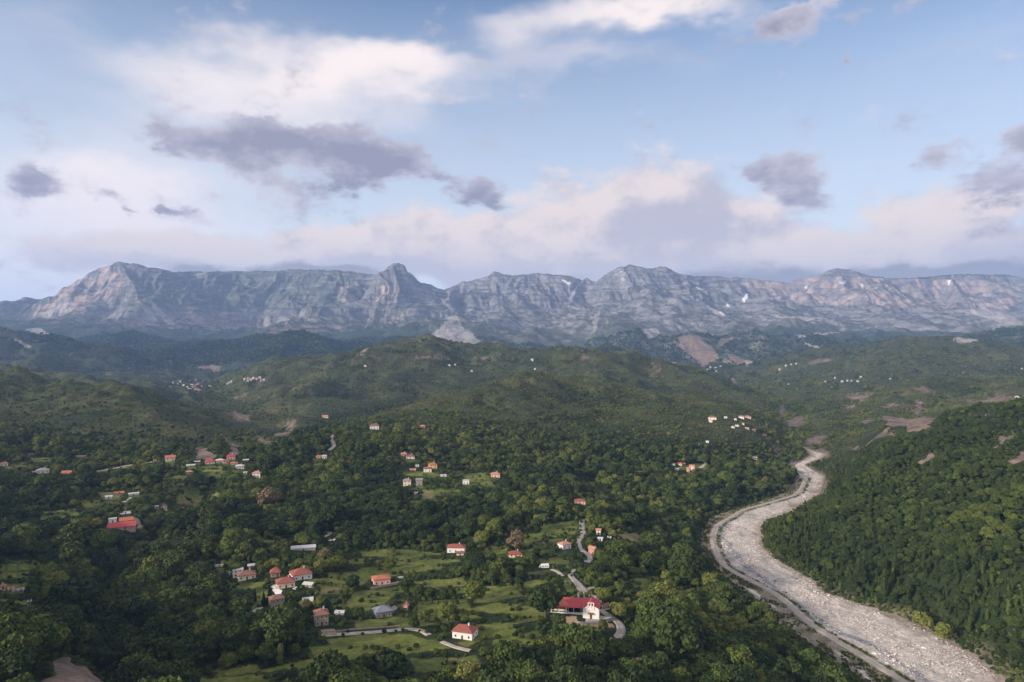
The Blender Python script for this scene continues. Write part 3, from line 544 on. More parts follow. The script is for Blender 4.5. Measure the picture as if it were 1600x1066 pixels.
def bed_color(x, y):
    c = np.zeros((len(x), 3), np.float32); tx = track_x(y); side = x-tx; l, r = river_edges(y)
    def put(w, col): c[:] = c*(1-w[:, None]) + w[:, None]*np.array(col, np.float32)
    c[:] = (.43, .385, .345)
    put(sstep(-.1, .5, fbm(x/30, y/60, 4, 411))*.8, (.31, .275, .25)); put(sstep(.1, .6, fbm(x/9, y/14, 4, 413))*.6, (.54, .49, .445))
    put(sstep(.12, .35, fbm(x/16+3, y/45, 4, 415))*(.25+.4*sstep(560, 850, y)), (.17, .155, .115))
    put(sstep(.30, .5, ridged((x-.55*y)/16, y/140, 3, 417)-.42)*.35, (.27, .24, .21))
    near = (y < 1015)
    sn = side + 1.5*fbm(x/12, y/12, 2, 419)
    put(near*(1-sstep(-3, 2.5, sn))*.85, (.19, .155, .11))
    put(near*(1-sstep(-3, 2, sn))*sstep(0, .35, fbm(x/7, y/9, 3, 421))*.7, (.08, .085, .04))
    put(near*sstep(3.0, 4.5, sn)*(1-sstep(6.5, 9.5, sn))*.8*(.4+.6*sstep(-.3, .2, fbm(x/9, y/12, 3, 423))), (.085, .09, .045))
    pl = (x-l)/(tx-l+1e-3); put((y < 590)*near*sstep(.05, .16, pl)*(1-sstep(.28, .42, pl))*sstep(-.15, .15, fbm(x/10, y/26, 2, 425)), (.50, .44, .38))
    wl = side - 15 - 6*np.sin(y/31) - 5*fbm(x/30, y/30, 2, 427); put((y < 760)*(1-sstep(1.2, 4.5, np.abs(wl)))*.85, (.17, .185, .20)); w3 = side - 34 - 10*np.sin(y/47+1) - 8*fbm(x/40, y/40, 2, 433); put(sstep(-.1, .1, fbm(x/60, y/60, 2, 435))*(1-sstep(.8, 3.0, np.abs(w3)))*.6, (.24, .235, .23))
    put(sstep(-9, -2, river_dist(x, y)+2*fbm(x/8, y/8, 2, 429))*(side > 12)*.7, (.22, .17, .12))
    return c
ys = np.exp(np.linspace(math.log(330), math.log(2450), 900)); ss = np.linspace(-.06, 1.06, 110)
L_, R_ = river_edges(ys); XS = L_[:, None] + ss[None]*(R_-L_)[:, None]; YS = np.repeat(ys[:, None], len(ss), 1)
ZS = bed_z(XS.ravel(), YS.ravel()).reshape(XS.shape)
co, fa = rows_grid(XS, YS, ZS)
m_bed, b, bs = material('river gravel', .92, .2)
at = b.n('ShaderNodeAttribute', attribute_name='albedo').outputs['Color']; pos = b.n('ShaderNodeNewGeometry').outputs['Position']
vo = b.n('ShaderNodeTexVoronoi'); b.put(vo.inputs['Vector'], pos); vo.inputs['Scale'].default_value = .9
v2 = b.n('ShaderNodeTexVoronoi'); b.put(v2.inputs['Vector'], b.vec('MULTIPLY', pos, (1, .6, 1))); v2.inputs['Scale'].default_value = .35
s1 = b.n('ShaderNodeSeparateColor'); b.put(s1.inputs[0], vo.outputs['Color']); s2 = b.n('ShaderNodeSeparateColor'); b.put(s2.inputs[0], v2.outputs['Color'])
v = b.math('MULTIPLY', b.rng(s1.outputs[0], 0, 1, .74, 1.26), b.rng(s2.outputs[1], 0, 1, .88, 1.13))
v = b.math('MULTIPLY', v, b.rng(b.noise(pos, .09, 6, .7), .3, .7, .72, 1.25))
b.put(bs.inputs['Base Color'], b.vec('MULTIPLY', at, b.comb(v, v, v)))
bp = b.n('ShaderNodeBump'); bp.inputs['Strength'].default_value = .6; bp.inputs['Distance'].default_value = .5; b.put(bp.inputs['Height'], s1.outputs[0]); b.put(bs.inputs['Normal'], bp.outputs[0])
o = mesh_np('riverbed', co, fa, m_bed, bed_color(co[:, 0], co[:, 1])); o['kind'] = 'structure'
# boulders and drifts of stones lying in the bed (nobody could count them)
rng = np.random.default_rng(5)
def stones(n):
    y = np.exp(rng.uniform(math.log(395), math.log(1180), n)); l, r = river_edges(y); x = l+(r-l)*rng.uniform(.12, .98, n)
    k = (x > track_x(y)+9) | (y > 1015); k &= fbm(x/22, y/35, 3, 441) > -.12; x, y = x[k], y[k]
    s = .32+rng.pareto(3.4, len(x))*.34; s = np.minimum(s, 1.3); z = bed_z(x, y)
    t = (1+5**.5)/2; ic = np.array([(-1,0,.8),(1,0,.9),(0,-1,.7),(0,1,.75),(.1,.1,1.15),(.6,.7,.2),(-.6,-.7,.2),(.7,-.6,.1),(-.7,.6,.2)])*[1, 1, .8]
    fc = np.array([(4,1,3),(4,3,0),(4,0,2),(4,2,1),(1,5,3),(3,8,0),(0,6,2),(2,7,1)])
    a = rng.uniform(0, 6.28, len(x)); ca, sa = np.cos(a), np.sin(a); e = rng.uniform(.6, 1.3, len(x))
    V = ic[None]*rng.uniform(.75, 1.25, (len(x), 9, 1)); vx = V[..., 0]*s[:, None]*e[:, None]; vy = V[..., 1]*s[:, None]; vz = V[..., 2]*s[:, None]*.9
    X = x[:, None]+vx*ca[:, None]-vy*sa[:, None]; Y = y[:, None]+vx*sa[:, None]+vy*ca[:, None]; Z = z[:, None]+vz-.15*s[:, None]
    co = np.stack([X.ravel(), Y.ravel(), Z.ravel()], 1); f = (np.arange(len(x))[:, None, None]*9+fc[None]).reshape(-1, 3)
    g = rng.uniform(.30, .66, len(x)); col = np.repeat(np.stack([g, g*.90, g*.83], 1), 9, 0)
    return co, f, col
co, fa, cl = stones(16000)
m_stone, b, bs = material('pale limestone boulders', .9, .2)
b.put(bs.inputs['Base Color'], b.n('ShaderNodeAttribute', attribute_name='albedo').outputs['Color'])
o = mesh_np('river_stones', co, fa, m_stone, cl, False); o['kind'] = 'stuff'; o['label'] = 'pale boulders strewn along the gravel riverbed'; o['category'] = 'stones'

def plain(name, col, var=.25, sc=1.0, rough=.85, spec=.2, col2=None, bump=0):
    m, b, bs = material(name, rough, spec); pos = b.n('ShaderNodeTexCoord').outputs['Object']
    n = b.noise(pos, sc, 5, .65); c2 = col2 or tuple(c*(1-var) for c in col)
    b.put(bs.inputs['Base Color'], b.mix(b.rng(n, .35, .65), tuple(col)+(1,), tuple(c2)+(1,)))
    if bump:
        bp = b.n('ShaderNodeBump'); bp.inputs['Strength'].default_value = bump; b.put(bp.inputs['Height'], n); b.put(bs.inputs['Normal'], bp.outputs[0])
    return m
M_track = plain('packed pale dirt', (.39, .34, .295), .2, .15, col2=(.28, .24, .20))
M_asph = plain('worn light concrete road', (.37, .33, .295), .2, .25, col2=(.27, .24, .215))
M_gravelroad = plain('gravel lane', (.42, .37, .31), .2, .3, col2=(.29, .25, .2))
M_brown = plain('brown earth lane', (.26, .20, .15), .3, .3)
def gz_at(x, y): return H(np.asarray(x, float), np.asarray(y, float))
def ribbon(name, pts, width, mat, zf=None, lift=.3, step=2.5, n=5, parent=None):
    c = sample_catmull(pts, step); d = np.gradient(c, axis=0); d /= np.linalg.norm(d, axis=1)[:, None]+1e-9; nn = np.stack([d[:, 1], -d[:, 0]], 1)
    w = np.interp(np.linspace(0, 1, len(c)), np.linspace(0, 1, len(np.atleast_1d(width))), np.atleast_1d(width))
    s = np.linspace(-.5, .5, n); X = c[:, 0:1]+nn[:, 0:1]*w[:, None]*s; Y = c[:, 1:2]+nn[:, 1:2]*w[:, None]*s
    Z = (zf or gz_at)(X.ravel(), Y.ravel()).reshape(X.shape); zc = Z.mean(1, keepdims=True); Z = .3*Z+.7*np.maximum(zc, Z) + lift
    # shoulders drop into the ground so the surface stands as a low embankment
    X = np.concatenate([X[:, :1]-nn[:, 0:1]*.7, X, X[:, -1:]+nn[:, 0:1]*.7], 1); Y = np.concatenate([Y[:, :1]-nn[:, 1:2]*.7, Y, Y[:, -1:]+nn[:, 1:2]*.7], 1)
    Z = np.concatenate([Z[:, :1]-1.6, Z, Z[:, -1:]-1.6], 1)
    co, f = rows_grid(X, Y, Z); o = mesh_np(name, co, f, mat); o['kind'] = 'structure'; return o, c, w
EXP = []      # stretches of the view that must stay open: (outline, depth below the camera or None, distance)
def keep_open_poly(pts_px, hits=None, scale=1.03):
    hs = hits or [hit(*p) for p in pts_px]; dm = float(np.median([h[1] for h in hs])); zb = float(np.median([CAMZ-h[2] for h in hs]))
    EXP.append((pts_px, zb, dm, scale))
def keep_open_line(px_pts, wpx):
    for (x0, y0), (x1, y1) in zip(px_pts[:-1], px_pts[1:]):
        L = math.hypot(x1-x0, y1-y0); nx, ny = -(y1-y0)/L*wpx*.5, (x1-x0)/L*wpx*.5; ex, ey = (x1-x0)/L*.6, (y1-y0)/L*.6
        keep_open_poly([(x0+nx-ex, y0+ny-ey), (x1+nx+ex, y1+ny+ey), (x1-nx+ex, y1-ny+ey), (x0-nx-ex, y0-ny-ey)])
def road(name, px_pts, width, mat, open_px=None, lift=.3):
    pts = [hit(*p)[:2] for p in px_pts]; r = ribbon(name, pts, width, mat, lift=lift); 
    keep_open_line(px_pts, open_px or 4); return r
ribbon('dirt_track', trk[::3], [4.6,3.8,4.4,3.6,4.2,3.8,4.4], M_track, zf=bed_z, lift=.25)
def R6(*p): return C6(*p)
road('village_road', R6((1005,45),(1000,90),(1008,140),(985,172),(982,205),(1000,240),(1030,262),(1052,285),(1028,318)), [4,6,5,4,4,5,5], M_asph, 5)
road('village_road', R6((960,360),(925,385),(945,420),(970,445),(1000,485),(1008,530),(1012,578)), [3.5,4,4,6,8,9,9], M_asph, 5)
road('village_road', R6((1005,495),(1040,482),(1082,474)), 3.2, M_gravelroad, 3)
road('village_road', R6((1035,520),(1070,530),(1095,552),(1105,580)), 3, M_gravelroad, 3)
road('village_road', R6((1110,612),(1150,640),(1205,675),(1240,715),(1238,765),(1180,812)), [4,4.5,5,5,4.5,4], M_asph, 5)
road('village_lane', [(502,994),(520,992),(542,991),(587,988),(628,984),(655,985),(671,993)], 3.6, M_gravelroad, 3)
road('village_lane', [(690,1003),(710,1011),(735,1017)], 3.0, M_gravelroad, 3)
road('village_lane', [(775,1021),(787,1023),(800,1024)], 3.0, M_gravelroad, 3)
road('village_lane', [(764,1070),(776,1055),(789,1044)], 6, M_brown, 6)
road('village_lane', [(862,890),(872,894),(880,901)], 3.2, M_gravelroad, 3)
road('village_lane', [(521,679),(518,687),(522,696),(514,704)], 5, M_gravelroad, 4)
road('village_lane', C3((580,305),(680,290),(780,268),(830,262),(940,245)), 3.5, M_gravelroad, 2)
road('village_lane', C3((760,495),(790,480),(805,462)), 3.5, M_gravelroad, 3)
road('village_lane', C3((820,590),(840,600),(850,625),(880,650)), 5, M_brown, 5)
road('village_lane', C5((235,580),(270,550),(310,532)), 4, M_gravelroad, 4)
road('village_lane', C4((415,800),(440,790),(470,770),(430,768)), 3, M_gravelroad, 2)
road('village_lane', [(1102,716),(1103,724),(1098,729),(1092,731)], 4.5, M_gravelroad, 3)
for (ya, la, ra), (yb_, lb_, rb_) in zip(RIV[:-1], RIV[1:]):
    if ya <= 1066 and yb_ >= 705: keep_open_poly([(la, ya), (ra-1, ya), (rb_-1, yb_), (lb_, yb_)], hits=[(0, on_river(la, ya)[1], float(rz(500))), (0, on_river(lb_, yb_)[1], float(rz(500)))], scale=1.02)
EXP.append((BARE[0], None, 345, 1.0))
for px_p in GRASS+DRYG+SAND+BARE: keep_open_poly(px_p, scale=1.04)
# ------------------------------------------------------------------ buildings
def tag(o, label=None, cat=None, group=None, kind=None):
    if label: o['label'] = label
    if cat: o['category'] = cat
    if group: o['group'] = group
    if kind: o['kind'] = kind
    return o
def empty(name, loc, rz_=0):
    o = bpy.data.objects.new(name, None); o.location = loc; o.rotation_euler = (0, 0, rz_); o.empty_display_size = 1; return link(o)
class MB:
    def __init__(s): s.v = []; s.f = []
    def add(s, vs, fs): k = len(s.v); s.v += [tuple(v) for v in vs]; s.f += [tuple(i+k for i in f) for f in fs]; return s
    def box(s, x0, x1, y0, y1, z0, z1):
        return s.add([(x0,y0,z0),(x1,y0,z0),(x1,y1,z0),(x0,y1,z0),(x0,y0,z1),(x1,y0,z1),(x1,y1,z1),(x0,y1,z1)], [(3,2,1,0),(4,5,6,7),(0,1,5,4),(1,2,6,5),(2,3,7,6),(3,0,4,7)])
    def slab(s, quad, t):
        """flat sheet through 3 or 4 corners, given a thickness downwards"""
        n = len(quad); lo = [(x, y, z-t) for x, y, z in quad]
        return s.add(list(quad)+lo, [tuple(range(n)), tuple(range(2*n-1, n-1, -1))] + [(i, i+n, (i+1) % n+n, (i+1) % n) for i in range(n)])
    def build(s, name, mat, parent=None):
        me = bpy.data.meshes.new(name); me.from_pydata(s.v, [], s.f); me.validate(); me.update(); me.materials.append(mat)
        o = link(bpy.data.objects.new(name, me)); o.parent = parent; return o
def roof_mat(name, col, col2, ribs=3.2):
    m, b, bs = material(name, .8, .25); p = b.n('ShaderNodeTexCoord').outputs['Object']
    n = b.noise(p, 1.1, 6, .7); w = b.n('ShaderNodeTexWave', wave_type='BANDS', bands_direction='Z'); b.put(w.inputs['Vector'], p); w.inputs['Scale'].default_value = ribs
    c = b.mix(b.rng(n, .35, .65), tuple(col)+(1,), tuple(col2)+(1,)); c = b.mix(b.rng(w.outputs['Fac'], 0, .3, .35, 0), c, tuple(x*.45 for x in col2)+(1,))
    b.put(bs.inputs['Base Color'], c); return m
def stone_mat(name, c1, c2):
    m, b, bs = material(name, .95, .1); p = b.n('ShaderNodeTexCoord').outputs['Object']
    v = b.n('ShaderNodeTexVoronoi'); b.put(v.inputs['Vector'], b.vec('MULTIPLY', p, (1, 1, 1.8))); v.inputs['Scale'].default_value = 2.2
    s = b.n('ShaderNodeSeparateColor'); b.put(s.inputs[0], v.outputs['Color'])
    b.put(bs.inputs['Base Color'], b.mix(s.outputs[0], tuple(c1)+(1,), tuple(c2)+(1,))); return m
RM = dict(red=roof_mat('red clay tiles', (.30, .095, .07), (.21, .07, .052)), bright=roof_mat('bright red sheet roofing', (.44, .07, .075), (.36, .055, .06), 1.5),
          orange=roof_mat('orange clay tiles', (.46, .155, .085), (.36, .125, .075)), brown=roof_mat('aged brown tiles', (.25, .12, .085), (.16, .085, .065)),
          slate=roof_mat('blue grey slates', (.20, .22, .27), (.14, .155, .19)), pink=roof_mat('faded pink tiles', (.50, .24, .19), (.38, .17, .13)),
          grey=roof_mat('weathered grey slabs', (.30, .28, .26), (.20, .19, .18)), white=roof_mat('pale sheet roofing', (.52, .51, .50), (.40, .40, .40), .8))
WM = dict(white=plain('white render', (.74, .71, .67), .1, .8), cream=plain('cream render', (.78, .66, .50), .12, .8), yellow=plain('yellow render', (.78, .56, .26), .12, .8),
          pink=plain('salmon render', (.78, .48, .38), .12, .8), stone=stone_mat('rubble stone', (.42, .33, .25), (.25, .20, .155)), grey=stone_mat('grey fieldstone', (.36, .32, .28), (.22, .20, .18)), dull=plain('weathered pale render', (.44, .42, .39), .12, .8), rose=plain('rose brick', (.50, .26, .20), .2, 1.2))
M_glass = plain('dark window glass', (.035, .04, .05), .3, 2, .15, .5); M_frame = plain('white painted frame', (.75, .73, .70), .1); M_door = plain('brown wooden door', (.12, .06, .035), .3, 3)
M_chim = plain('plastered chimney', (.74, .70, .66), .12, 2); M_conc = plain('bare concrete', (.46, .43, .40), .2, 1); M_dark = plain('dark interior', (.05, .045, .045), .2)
def roof_mesh(kind, w, d, h, rh, ov=.55, t=.22):
    m = MB(); a, c = w/2+ov, d/2+ov; zo = h-ov*rh/(min(w, d)/2)*.8
    if kind == 'hip':
        r = max(a-c, 0.0) if w >= d else 0; r2 = max(c-a, 0.0) if d > w else 0
        A, B_, C_, D_ = (-a,-c,zo), (a,-c,zo), (a,c,zo), (-a,c,zo); P1, P2 = (-r,-r2,h+rh), (r,r2,h+rh)
        if w >= d:
            if r < .05: [m.slab(q, t) for q in ((A,B_,P1),(B_,C_,P1),(C_,D_,P1),(D_,A,P1))]
            else: [m.slab(q, t) for q in ((A,B_,P2,P1),(B_,C_,P2),(C_,D_,P1,P2),(D_,A,P1))]
        else: [m.slab(q, t) for q in ((A,B_,P1),(B_,C_,P2,P1),(C_,D_,P2),(D_,A,P1,P2))]
    elif kind == 'gable':
        m.slab(((-a,-c,zo),(a,-c,zo),(a,0,h+rh),(-a,0,h+rh)), t); m.slab(((a,c,zo),(-a,c,zo),(-a,0,h+rh),(a,0,h+rh)), t)
    elif kind == 'shed': m.slab(((-a,-c,h-.1),(a,-c,h-.1),(a,c,h+rh),(-a,c,h+rh)), t)
    elif kind == 'flat': m.box(-a+.35, a-.35, -c+.35, c-.35, h, h+.28)
    elif kind == 'vault':
        n = 8
        for i in range(n):
            p, q = math.pi*i/n, math.pi*(i+1)/n
            m.slab(((-a,-c*math.cos(p),h+rh*math.sin(p)),(a,-c*math.cos(p),h+rh*math.sin(p)),(a,-c*math.cos(q),h+rh*math.sin(q)),(-a,-c*math.cos(q),h+rh*math.sin(q))), .12)
    return m
def house(px, py, wpx, label, hpx=None, roof='hip', rc='red', wc='white', dr=.75, rot=0, rh=.42, storeys=1, win=3, chim=True, cat='house', name=None, group=None, depth=None, detail=True, fdir=None, open_k=1.0, gap=0):
    """px,py: where the middle of the front wall meets the ground; wpx: width of the front in photo pixels"""
    X, D, Z = hit(px, py); s = D/F0; w = wpx*s; h = (hpx*s if hpx else 2.9*storeys); d = (depth or w*dr)
    rzv = R(rot)-math.atan2(X, D); fx, fy = math.sin(rzv), -math.cos(rzv)          # front direction, towards the camera at rot=0
    cx, cy = X-fx*d/2, D-fy*d/2
    zb = Z-.05; t = empty(name or {'house':'house','shed':'shed','church':'church'}.get(cat, cat.replace(' ', '_')), (cx, cy, zb), rzv)
    tag(t, label, cat, group)
    wall = MB().box(-w/2, w/2, -d/2, d/2, -3.0, h); rhm = rh*min(w, d)/2 if roof != 'shed' else rh*d
    if roof == 'gable': wall.add([(-w/2,-d/2,h),(-w/2,d/2,h),(-w/2,0,h+rhm-.15),(w/2,-d/2,h),(w/2,d/2,h),(w/2,0,h+rhm-.15)], [(0,2,1),(3,4,5)])
    wo_ = wall.build('wall', WM[wc], t); ro = roof_mesh(roof, w, d, h, rhm).build('roof', RM[rc], t)
    if detail:
        def window(x, z, ww=.95, hh=1.15, side=0):
            if side == 0: f = MB().box(x-ww/2-.12, x+ww/2+.12, -d/2-.07, -d/2+.02, z-.12, z+hh+.12); g = MB().box(x-ww/2, x+ww/2, -d/2-.09, -d/2-.02, z, z+hh)
            else: sx = side*w/2; f = MB().box(min(sx-.02*side, sx+.07*side), max(sx-.02*side, sx+.07*side), x-ww/2-.12, x+ww/2+.12, z-.12, z+hh+.12); g = MB().box(min(sx+.02*side, sx+.09*side), max(sx+.02*side, sx+.09*side), x-ww/2, x+ww/2, z, z+hh)
            fo = f.build('window', M_frame, t); g.build('pane', M_glass, fo)
        nst = max(1, int(round(h/2.9))) if h > 4.4 else 1; sh = h/nst
        for k in range(nst):
            for i in range(win):
                x = -w/2 + (i+.5)*w/win
                if k == 0 and i == win//2:
                    MB().box(x-.5, x+.5, -d/2-.08, -d/2, .1, 2.15).build('door', M_door, t)
                else: window(x, k*sh+.95)
            for sd in (-1, 1):
                for i in range(2): window(-d/2+(i+.5)*d/2, k*sh+.95, side=sd)
        if chim:
            c = MB().box(w*.18-.35, w*.18+.35, -.25, .35, h, h+rhm+.8).build('chimney', M_chim, ro)
            MB().box(w*.18-.45, w*.18+.45, -.35, .45, h+rhm+.8, h+rhm+.95).build('chimney_cap', M_conc, c)
    hp = (h+rhm)/s; lp = w/2/s
    bx = [(px-lp*1.15, py+2.5*open_k+1), (px+lp*1.15, py+2.5*open_k+1), (px+lp*1.15, py-hp*1.0-d*.15/s), (px-lp*1.15, py-hp*1.0-d*.15/s)]
    EXP.append((bx, None, D+d, 1.0)); return t, w, d, h, rhm
H_ = house
# village on the plateau, front rows
H_(722,999,33,'white bungalow with hipped dark red roof and white chimney in the lowest field', 12, rc='red', rot=-22, dr=.8, rh=.5)
H_(597,914,26,'pink-walled house with flat-pitched bright red roof above the low stone wall', 9.5, rc='orange', wc='pink', rot=10, rh=.28, chim=False)
H_(473,906,29,'white house with large hipped red roof, highest of the three beside the white yard', 9, rc='red', rot=14, dr=.85, rh=.55)
H_(447,919,27,'white house with red roof and tall white chimney standing beside the white yard', 9, rc='red', wc='cream', rot=6, dr=.8, rh=.5)
H_(430,902,14,'small stone tower house with steep red pyramid roof', 8, rc='red', wc='stone', dr=1.0, rh=.9, win=2, chim=False)
H_(386,906,26,'low cream house with dark red roof joined by a flat-roofed white block', 8, rc='brown', wc='cream', rh=.5, rot=4, dr=.7)
H_(372,902,15,'flat-roofed white block beside the low cream house', 11, roof='flat', rc='white', dr=.8, win=2, chim=False)
H_(361,899,6,'small white lean-to at the left end of the flat-roofed white block', 4, roof='flat', rc='white', win=1, chim=False, cat='shed')
H_(434,951,20,'tall two-storey rubble stone house with brown roof below the white yard', 16, rc='brown', wc='stone', dr=.8, rot=14, rh=.5, chim=False)
H_(503,978,20,'tall stone house with big dark red hipped roof and yellow lower wall', 18, rc='brown', wc='stone', dr=1.15, rot=6, rh=.55, win=3)
H_(470,980,10,'small cream outhouse left of the tall stone house with dark red roof', 6, roof='gable', rc='brown', wc='cream', win=2, chim=False, cat='shed')
H_(600,965,26,'grey stone house with blue-grey hipped slate roof among the fields', 10, rc='slate', wc='grey', rot=14, dr=.8, rh=.55, chim=False)
H_(617,957,10,'small gabled stone annex at right end of the slate-roofed house', 6, roof='gable', rc='grey', wc='grey', rot=60, rh=.8, win=1, chim=False, cat='shed')
H_(638,953,9,'narrow brick barn with steep reddish gable right of the slate-roofed house', 9, roof='gable', rc='pink', wc='rose', rot=70, rh=1.0, win=1, chim=False, cat='barn')
H_(480,918,15,'pale sheet-roofed shed below the large hipped red roof', 5, roof='gable', rc='white', wc='grey', rot=-30, rh=.4, win=1, chim=False, cat='shed')
H_(393,887,10,'white sheet-roofed round-topped shelter behind the low cream house', 3, roof='vault', rc='white', wc='grey', rh=.5, win=1, chim=False, cat='shelter')
H_(481,942,15,'shed with pale sheet roof half hidden in bushes above the tall stone house', 2.5, roof='shed', rc='white', wc='grey', rh=.2, win=1, chim=False, cat='shed')
H_(530,961,13,'little white sheet-roofed shed right of the tall stone house with yellow lower wall', 4, roof='gable', rc='white', wc='grey', rot=-15, rh=.4, win=1, chim=False, cat='shed')
H_(474,860,36,'long white polytunnel lying in the forest above the village', 3, roof='vault', rc='white', wc='white', dr=.35, rh=.5, win=1, chim=False, cat='greenhouse', name='greenhouse')
H_(519,846,9,'small white roof just right of the polytunnel in the forest', 2, roof='gable', rc='white', wc='white', rh=.3, win=1, chim=False, cat='shed')
# upper rows
H_(712,864,27,'long white house with red roof at the forest edge above the fields', 8.5, rc='red', rot=-8, dr=.6, rh=.45)
H_(719,868,11,'small brown-roofed outhouse under the long white house at the forest edge', 4, roof='gable', rc='brown', wc='cream', win=1, chim=False, cat='shed')
H_(806,871,20,'low house with pinkish red roof sunk among trees in the middle of the village', 5, rc='red', wc='cream', rot=5, rh=.5)
H_(886,858,17,'white house with reddish roof left of the village road', 8, rc='pink', wc='white', rot=40, rh=.5, win=2)
H_(924,866,11,'narrow reddish brick house on right side of the village road', 9, roof='gable', rc='pink', wc='rose', rot=-35, rh=.7, win=2, chim=False)
H_(935,836,7,'slim white two-storey house with pink gable right of the upper road', 8, roof='gable', rc='pink', wc='white', rh=.7, win=1, chim=False)
H_(938,846,7,'tiny white house directly below the slim two-storey one', 5, roof='gable', rc='white', wc='white', rh=.5, win=1, chim=False)
H_(952,841,5,'tiny white hut beside the dry brown field', 2, roof='gable', rc='white', wc='white', rh=.4, win=1, chim=False, cat='shed')
H_(906,788,17,'lone house with red roof and pink wall in the deep forest above the road', 5, rc='red', wc='pink', rh=.4, chim=False)
# hamlet in the middle distance
H_(668,738,12,'white house with dark red roof beside the yellow one', 6, rc='red', wc='white', rh=.5, win=2)
H_(677,732,12,'yellow house with red roof in the terraced hamlet', 6, rc='orange', wc='yellow', rh=.6, win=2, rot=10)
H_(641,717,13,'white house with red roof at the top of the terraced hamlet', 4, rc='red', wc='white', rh=.5)
H_(631,713,9,'pink-walled house with red roof touching the topmost white house', 4, rc='pink', wc='pink', rh=.5, win=2)
H_(652,730,5,'tiny white hut left of the white house with dark red roof', 3, roof='flat', rc='white', wc='white', win=1, chim=False, cat='shed')
H_(645,736,9,'low brick shed with brown roof on the hamlet terrace', 2, roof='gable', rc='pink', wc='rose', rh=.4, win=1, chim=False, cat='shed')
H_(636,759,12,'tall grey-roofed stone house at the lower left of the hamlet', 8, rc='grey', wc='cream', rh=.6, win=2)
H_(655,759,10,'long pale grey shed beside the tall grey-roofed house', 9, roof='shed', rc='grey', wc='grey', rh=.2, win=1, chim=False, cat='barn')
H_(728,757,10,'flat-roofed white house among the hamlet terraces', 6, roof='flat', rc='white', wc='white', win=2, chim=False)
H_(774,746,14,'pinkish house with faded red roof at the right end of the terraces', 5, rc='pink', wc='pink', rh=.5)
H_(693,745,9,'low white wall-like shed right of the yellow house', 2, roof='shed', rc='white', wc='white', rh=.1, win=1, chim=False, cat='shed')
H_(650,773,4,'tiny white hut under the hamlet', 3, roof='gable', rc='white', wc='white', rh=.8, win=1, chim=False, cat='shed')
H_(585,671,14,'white house with brown roof alone on the hilltop', 6, rc='brown', wc='white', rh=.5, cat='house')
H_(660,669,9,'house with dull red roof alone in scrub right of the hilltop house', 3.5, rc='pink', wc='rose', rh=.4, win=2, chim=False)
H_(507,717,7,'small white house below the winding lane on the hill', 5, rc='white', wc='white', rh=.4, win=2, chim=False)
H_(499,716,10,'low ochre-roofed house left of the small white one on the hill', 3, rc='orange', wc='cream', rh=.4, win=2, chim=False)
H_(543,723,6,'tiny orange-roofed hut in the trees under the winding lane', 2, roof='gable', rc='orange', wc='cream', rh=.5, win=1, chim=False, cat='shed')
H_(508,653,9,'tiny distant house with reddish roof on far green slope', 2.5, roof='gable', rc='pink', wc='cream', rh=.5, win=1, chim=False, detail=False)
# ridge village on the left
H_(266,721,14,'house with orange roof and cream gable, leftmost on the ridge', 6, roof='gable', rc='orange', wc='cream', rh=.6, win=2)
H_(328,725,14,'house with bright red roof in front of the grey landslip', 4, rc='bright', wc='cream', rh=.6)
H_(361,719,12,'tall house with bright red roof under the pink soil scar', 6, rc='bright', wc='pink', rh=.6, storeys=2)
H_(353,724,9,'red-roofed annex left of the tall bright red-roofed house', 4, rc='red', wc='pink', rh=.5, win=2)
H_(344,723,12,'long cream house between the two bright red roofs', 4, rc='white', wc='cream', rh=.4, chim=False)
H_(366,726,10,'low cream house under the tall red-roofed one', 2.5, rc='orange', wc='cream', rh=.4, win=2, chim=False)
H_(375,733,12,'white house with grey roof right of the ridge village', 5, rc='white', wc='white', rh=.4)
H_(384,721,8,'small pale-roofed hut above the white house on the ridge', 2, roof='vault', rc='white', wc='grey', rh=.4, win=1, chim=False, cat='shed')
H_(383,741,5,'tiny cream hut beneath the white house on the ridge', 3, roof='gable', rc='white', wc='cream', rh=.4, win=1, chim=False, cat='shed')
H_(400,746,12,'white-fronted house with pinkish roof, rightmost of ridge village', 7, rc='pink', wc='white', rh=.5, rot=-15, win=2)
H_(298,729,12,'long pale greenhouse on the ridge left of the landslip', 1.5, roof='vault', rc='white', wc='grey', rh=.3, win=1, chim=False, cat='greenhouse', name='greenhouse')
H_(308,723,8,'short pale greenhouse at upper right of the long one', 1.5, roof='vault', rc='white', wc='grey', rh=.3, win=1, chim=False, cat='greenhouse', name='greenhouse')
H_(296,741,9,'pink brick house standing alone below the ridge village', 4, rc='pink', wc='rose', rh=.4, win=2, chim=False)
H_(242,722,4,'tiny cream hut at the end of the light ridge lane', 3, roof='gable', rc='orange', wc='cream', rh=.5, win=1, chim=False, cat='shed')
# left side
H_(67,740,17,'white house with grey-brown roof by dark trees at far left', 5, rc='grey', wc='white', rh=.5)
H_(53,739,4,'tiny white hut left of the grey-brown roofed house', 2, roof='gable', rc='white', wc='white', rh=.5, win=1, chim=False, cat='shed')
H_(103,741,13,'low shed with long orange roof right of the grey-brown roofed house', 2, roof='gable', rc='orange', wc='cream', rh=.6, win=1, chim=False, rot=-15, cat='shed')
H_(6,728,10,'cream house with pinkish roof at the photo edge above dark trees', 4, rc='pink', wc='cream', rh=.4, win=2)
H_(261,796,13,'cream chalet with steep brown gable above a bright meadow', 5, roof='gable', rc='brown', wc='cream', rot=90, rh=.9, win=2, chim=False)
H_(285,797,9,'low white-walled shed right of the brown-gabled chalet', 3, roof='gable', rc='brown', wc='white', rh=.3, win=2, chim=False, cat='shed')
H_(245,796,5,'pale grey hut left of the brown-gabled chalet', 5, roof='flat', rc='white', wc='grey', win=1, chim=False, cat='shed')
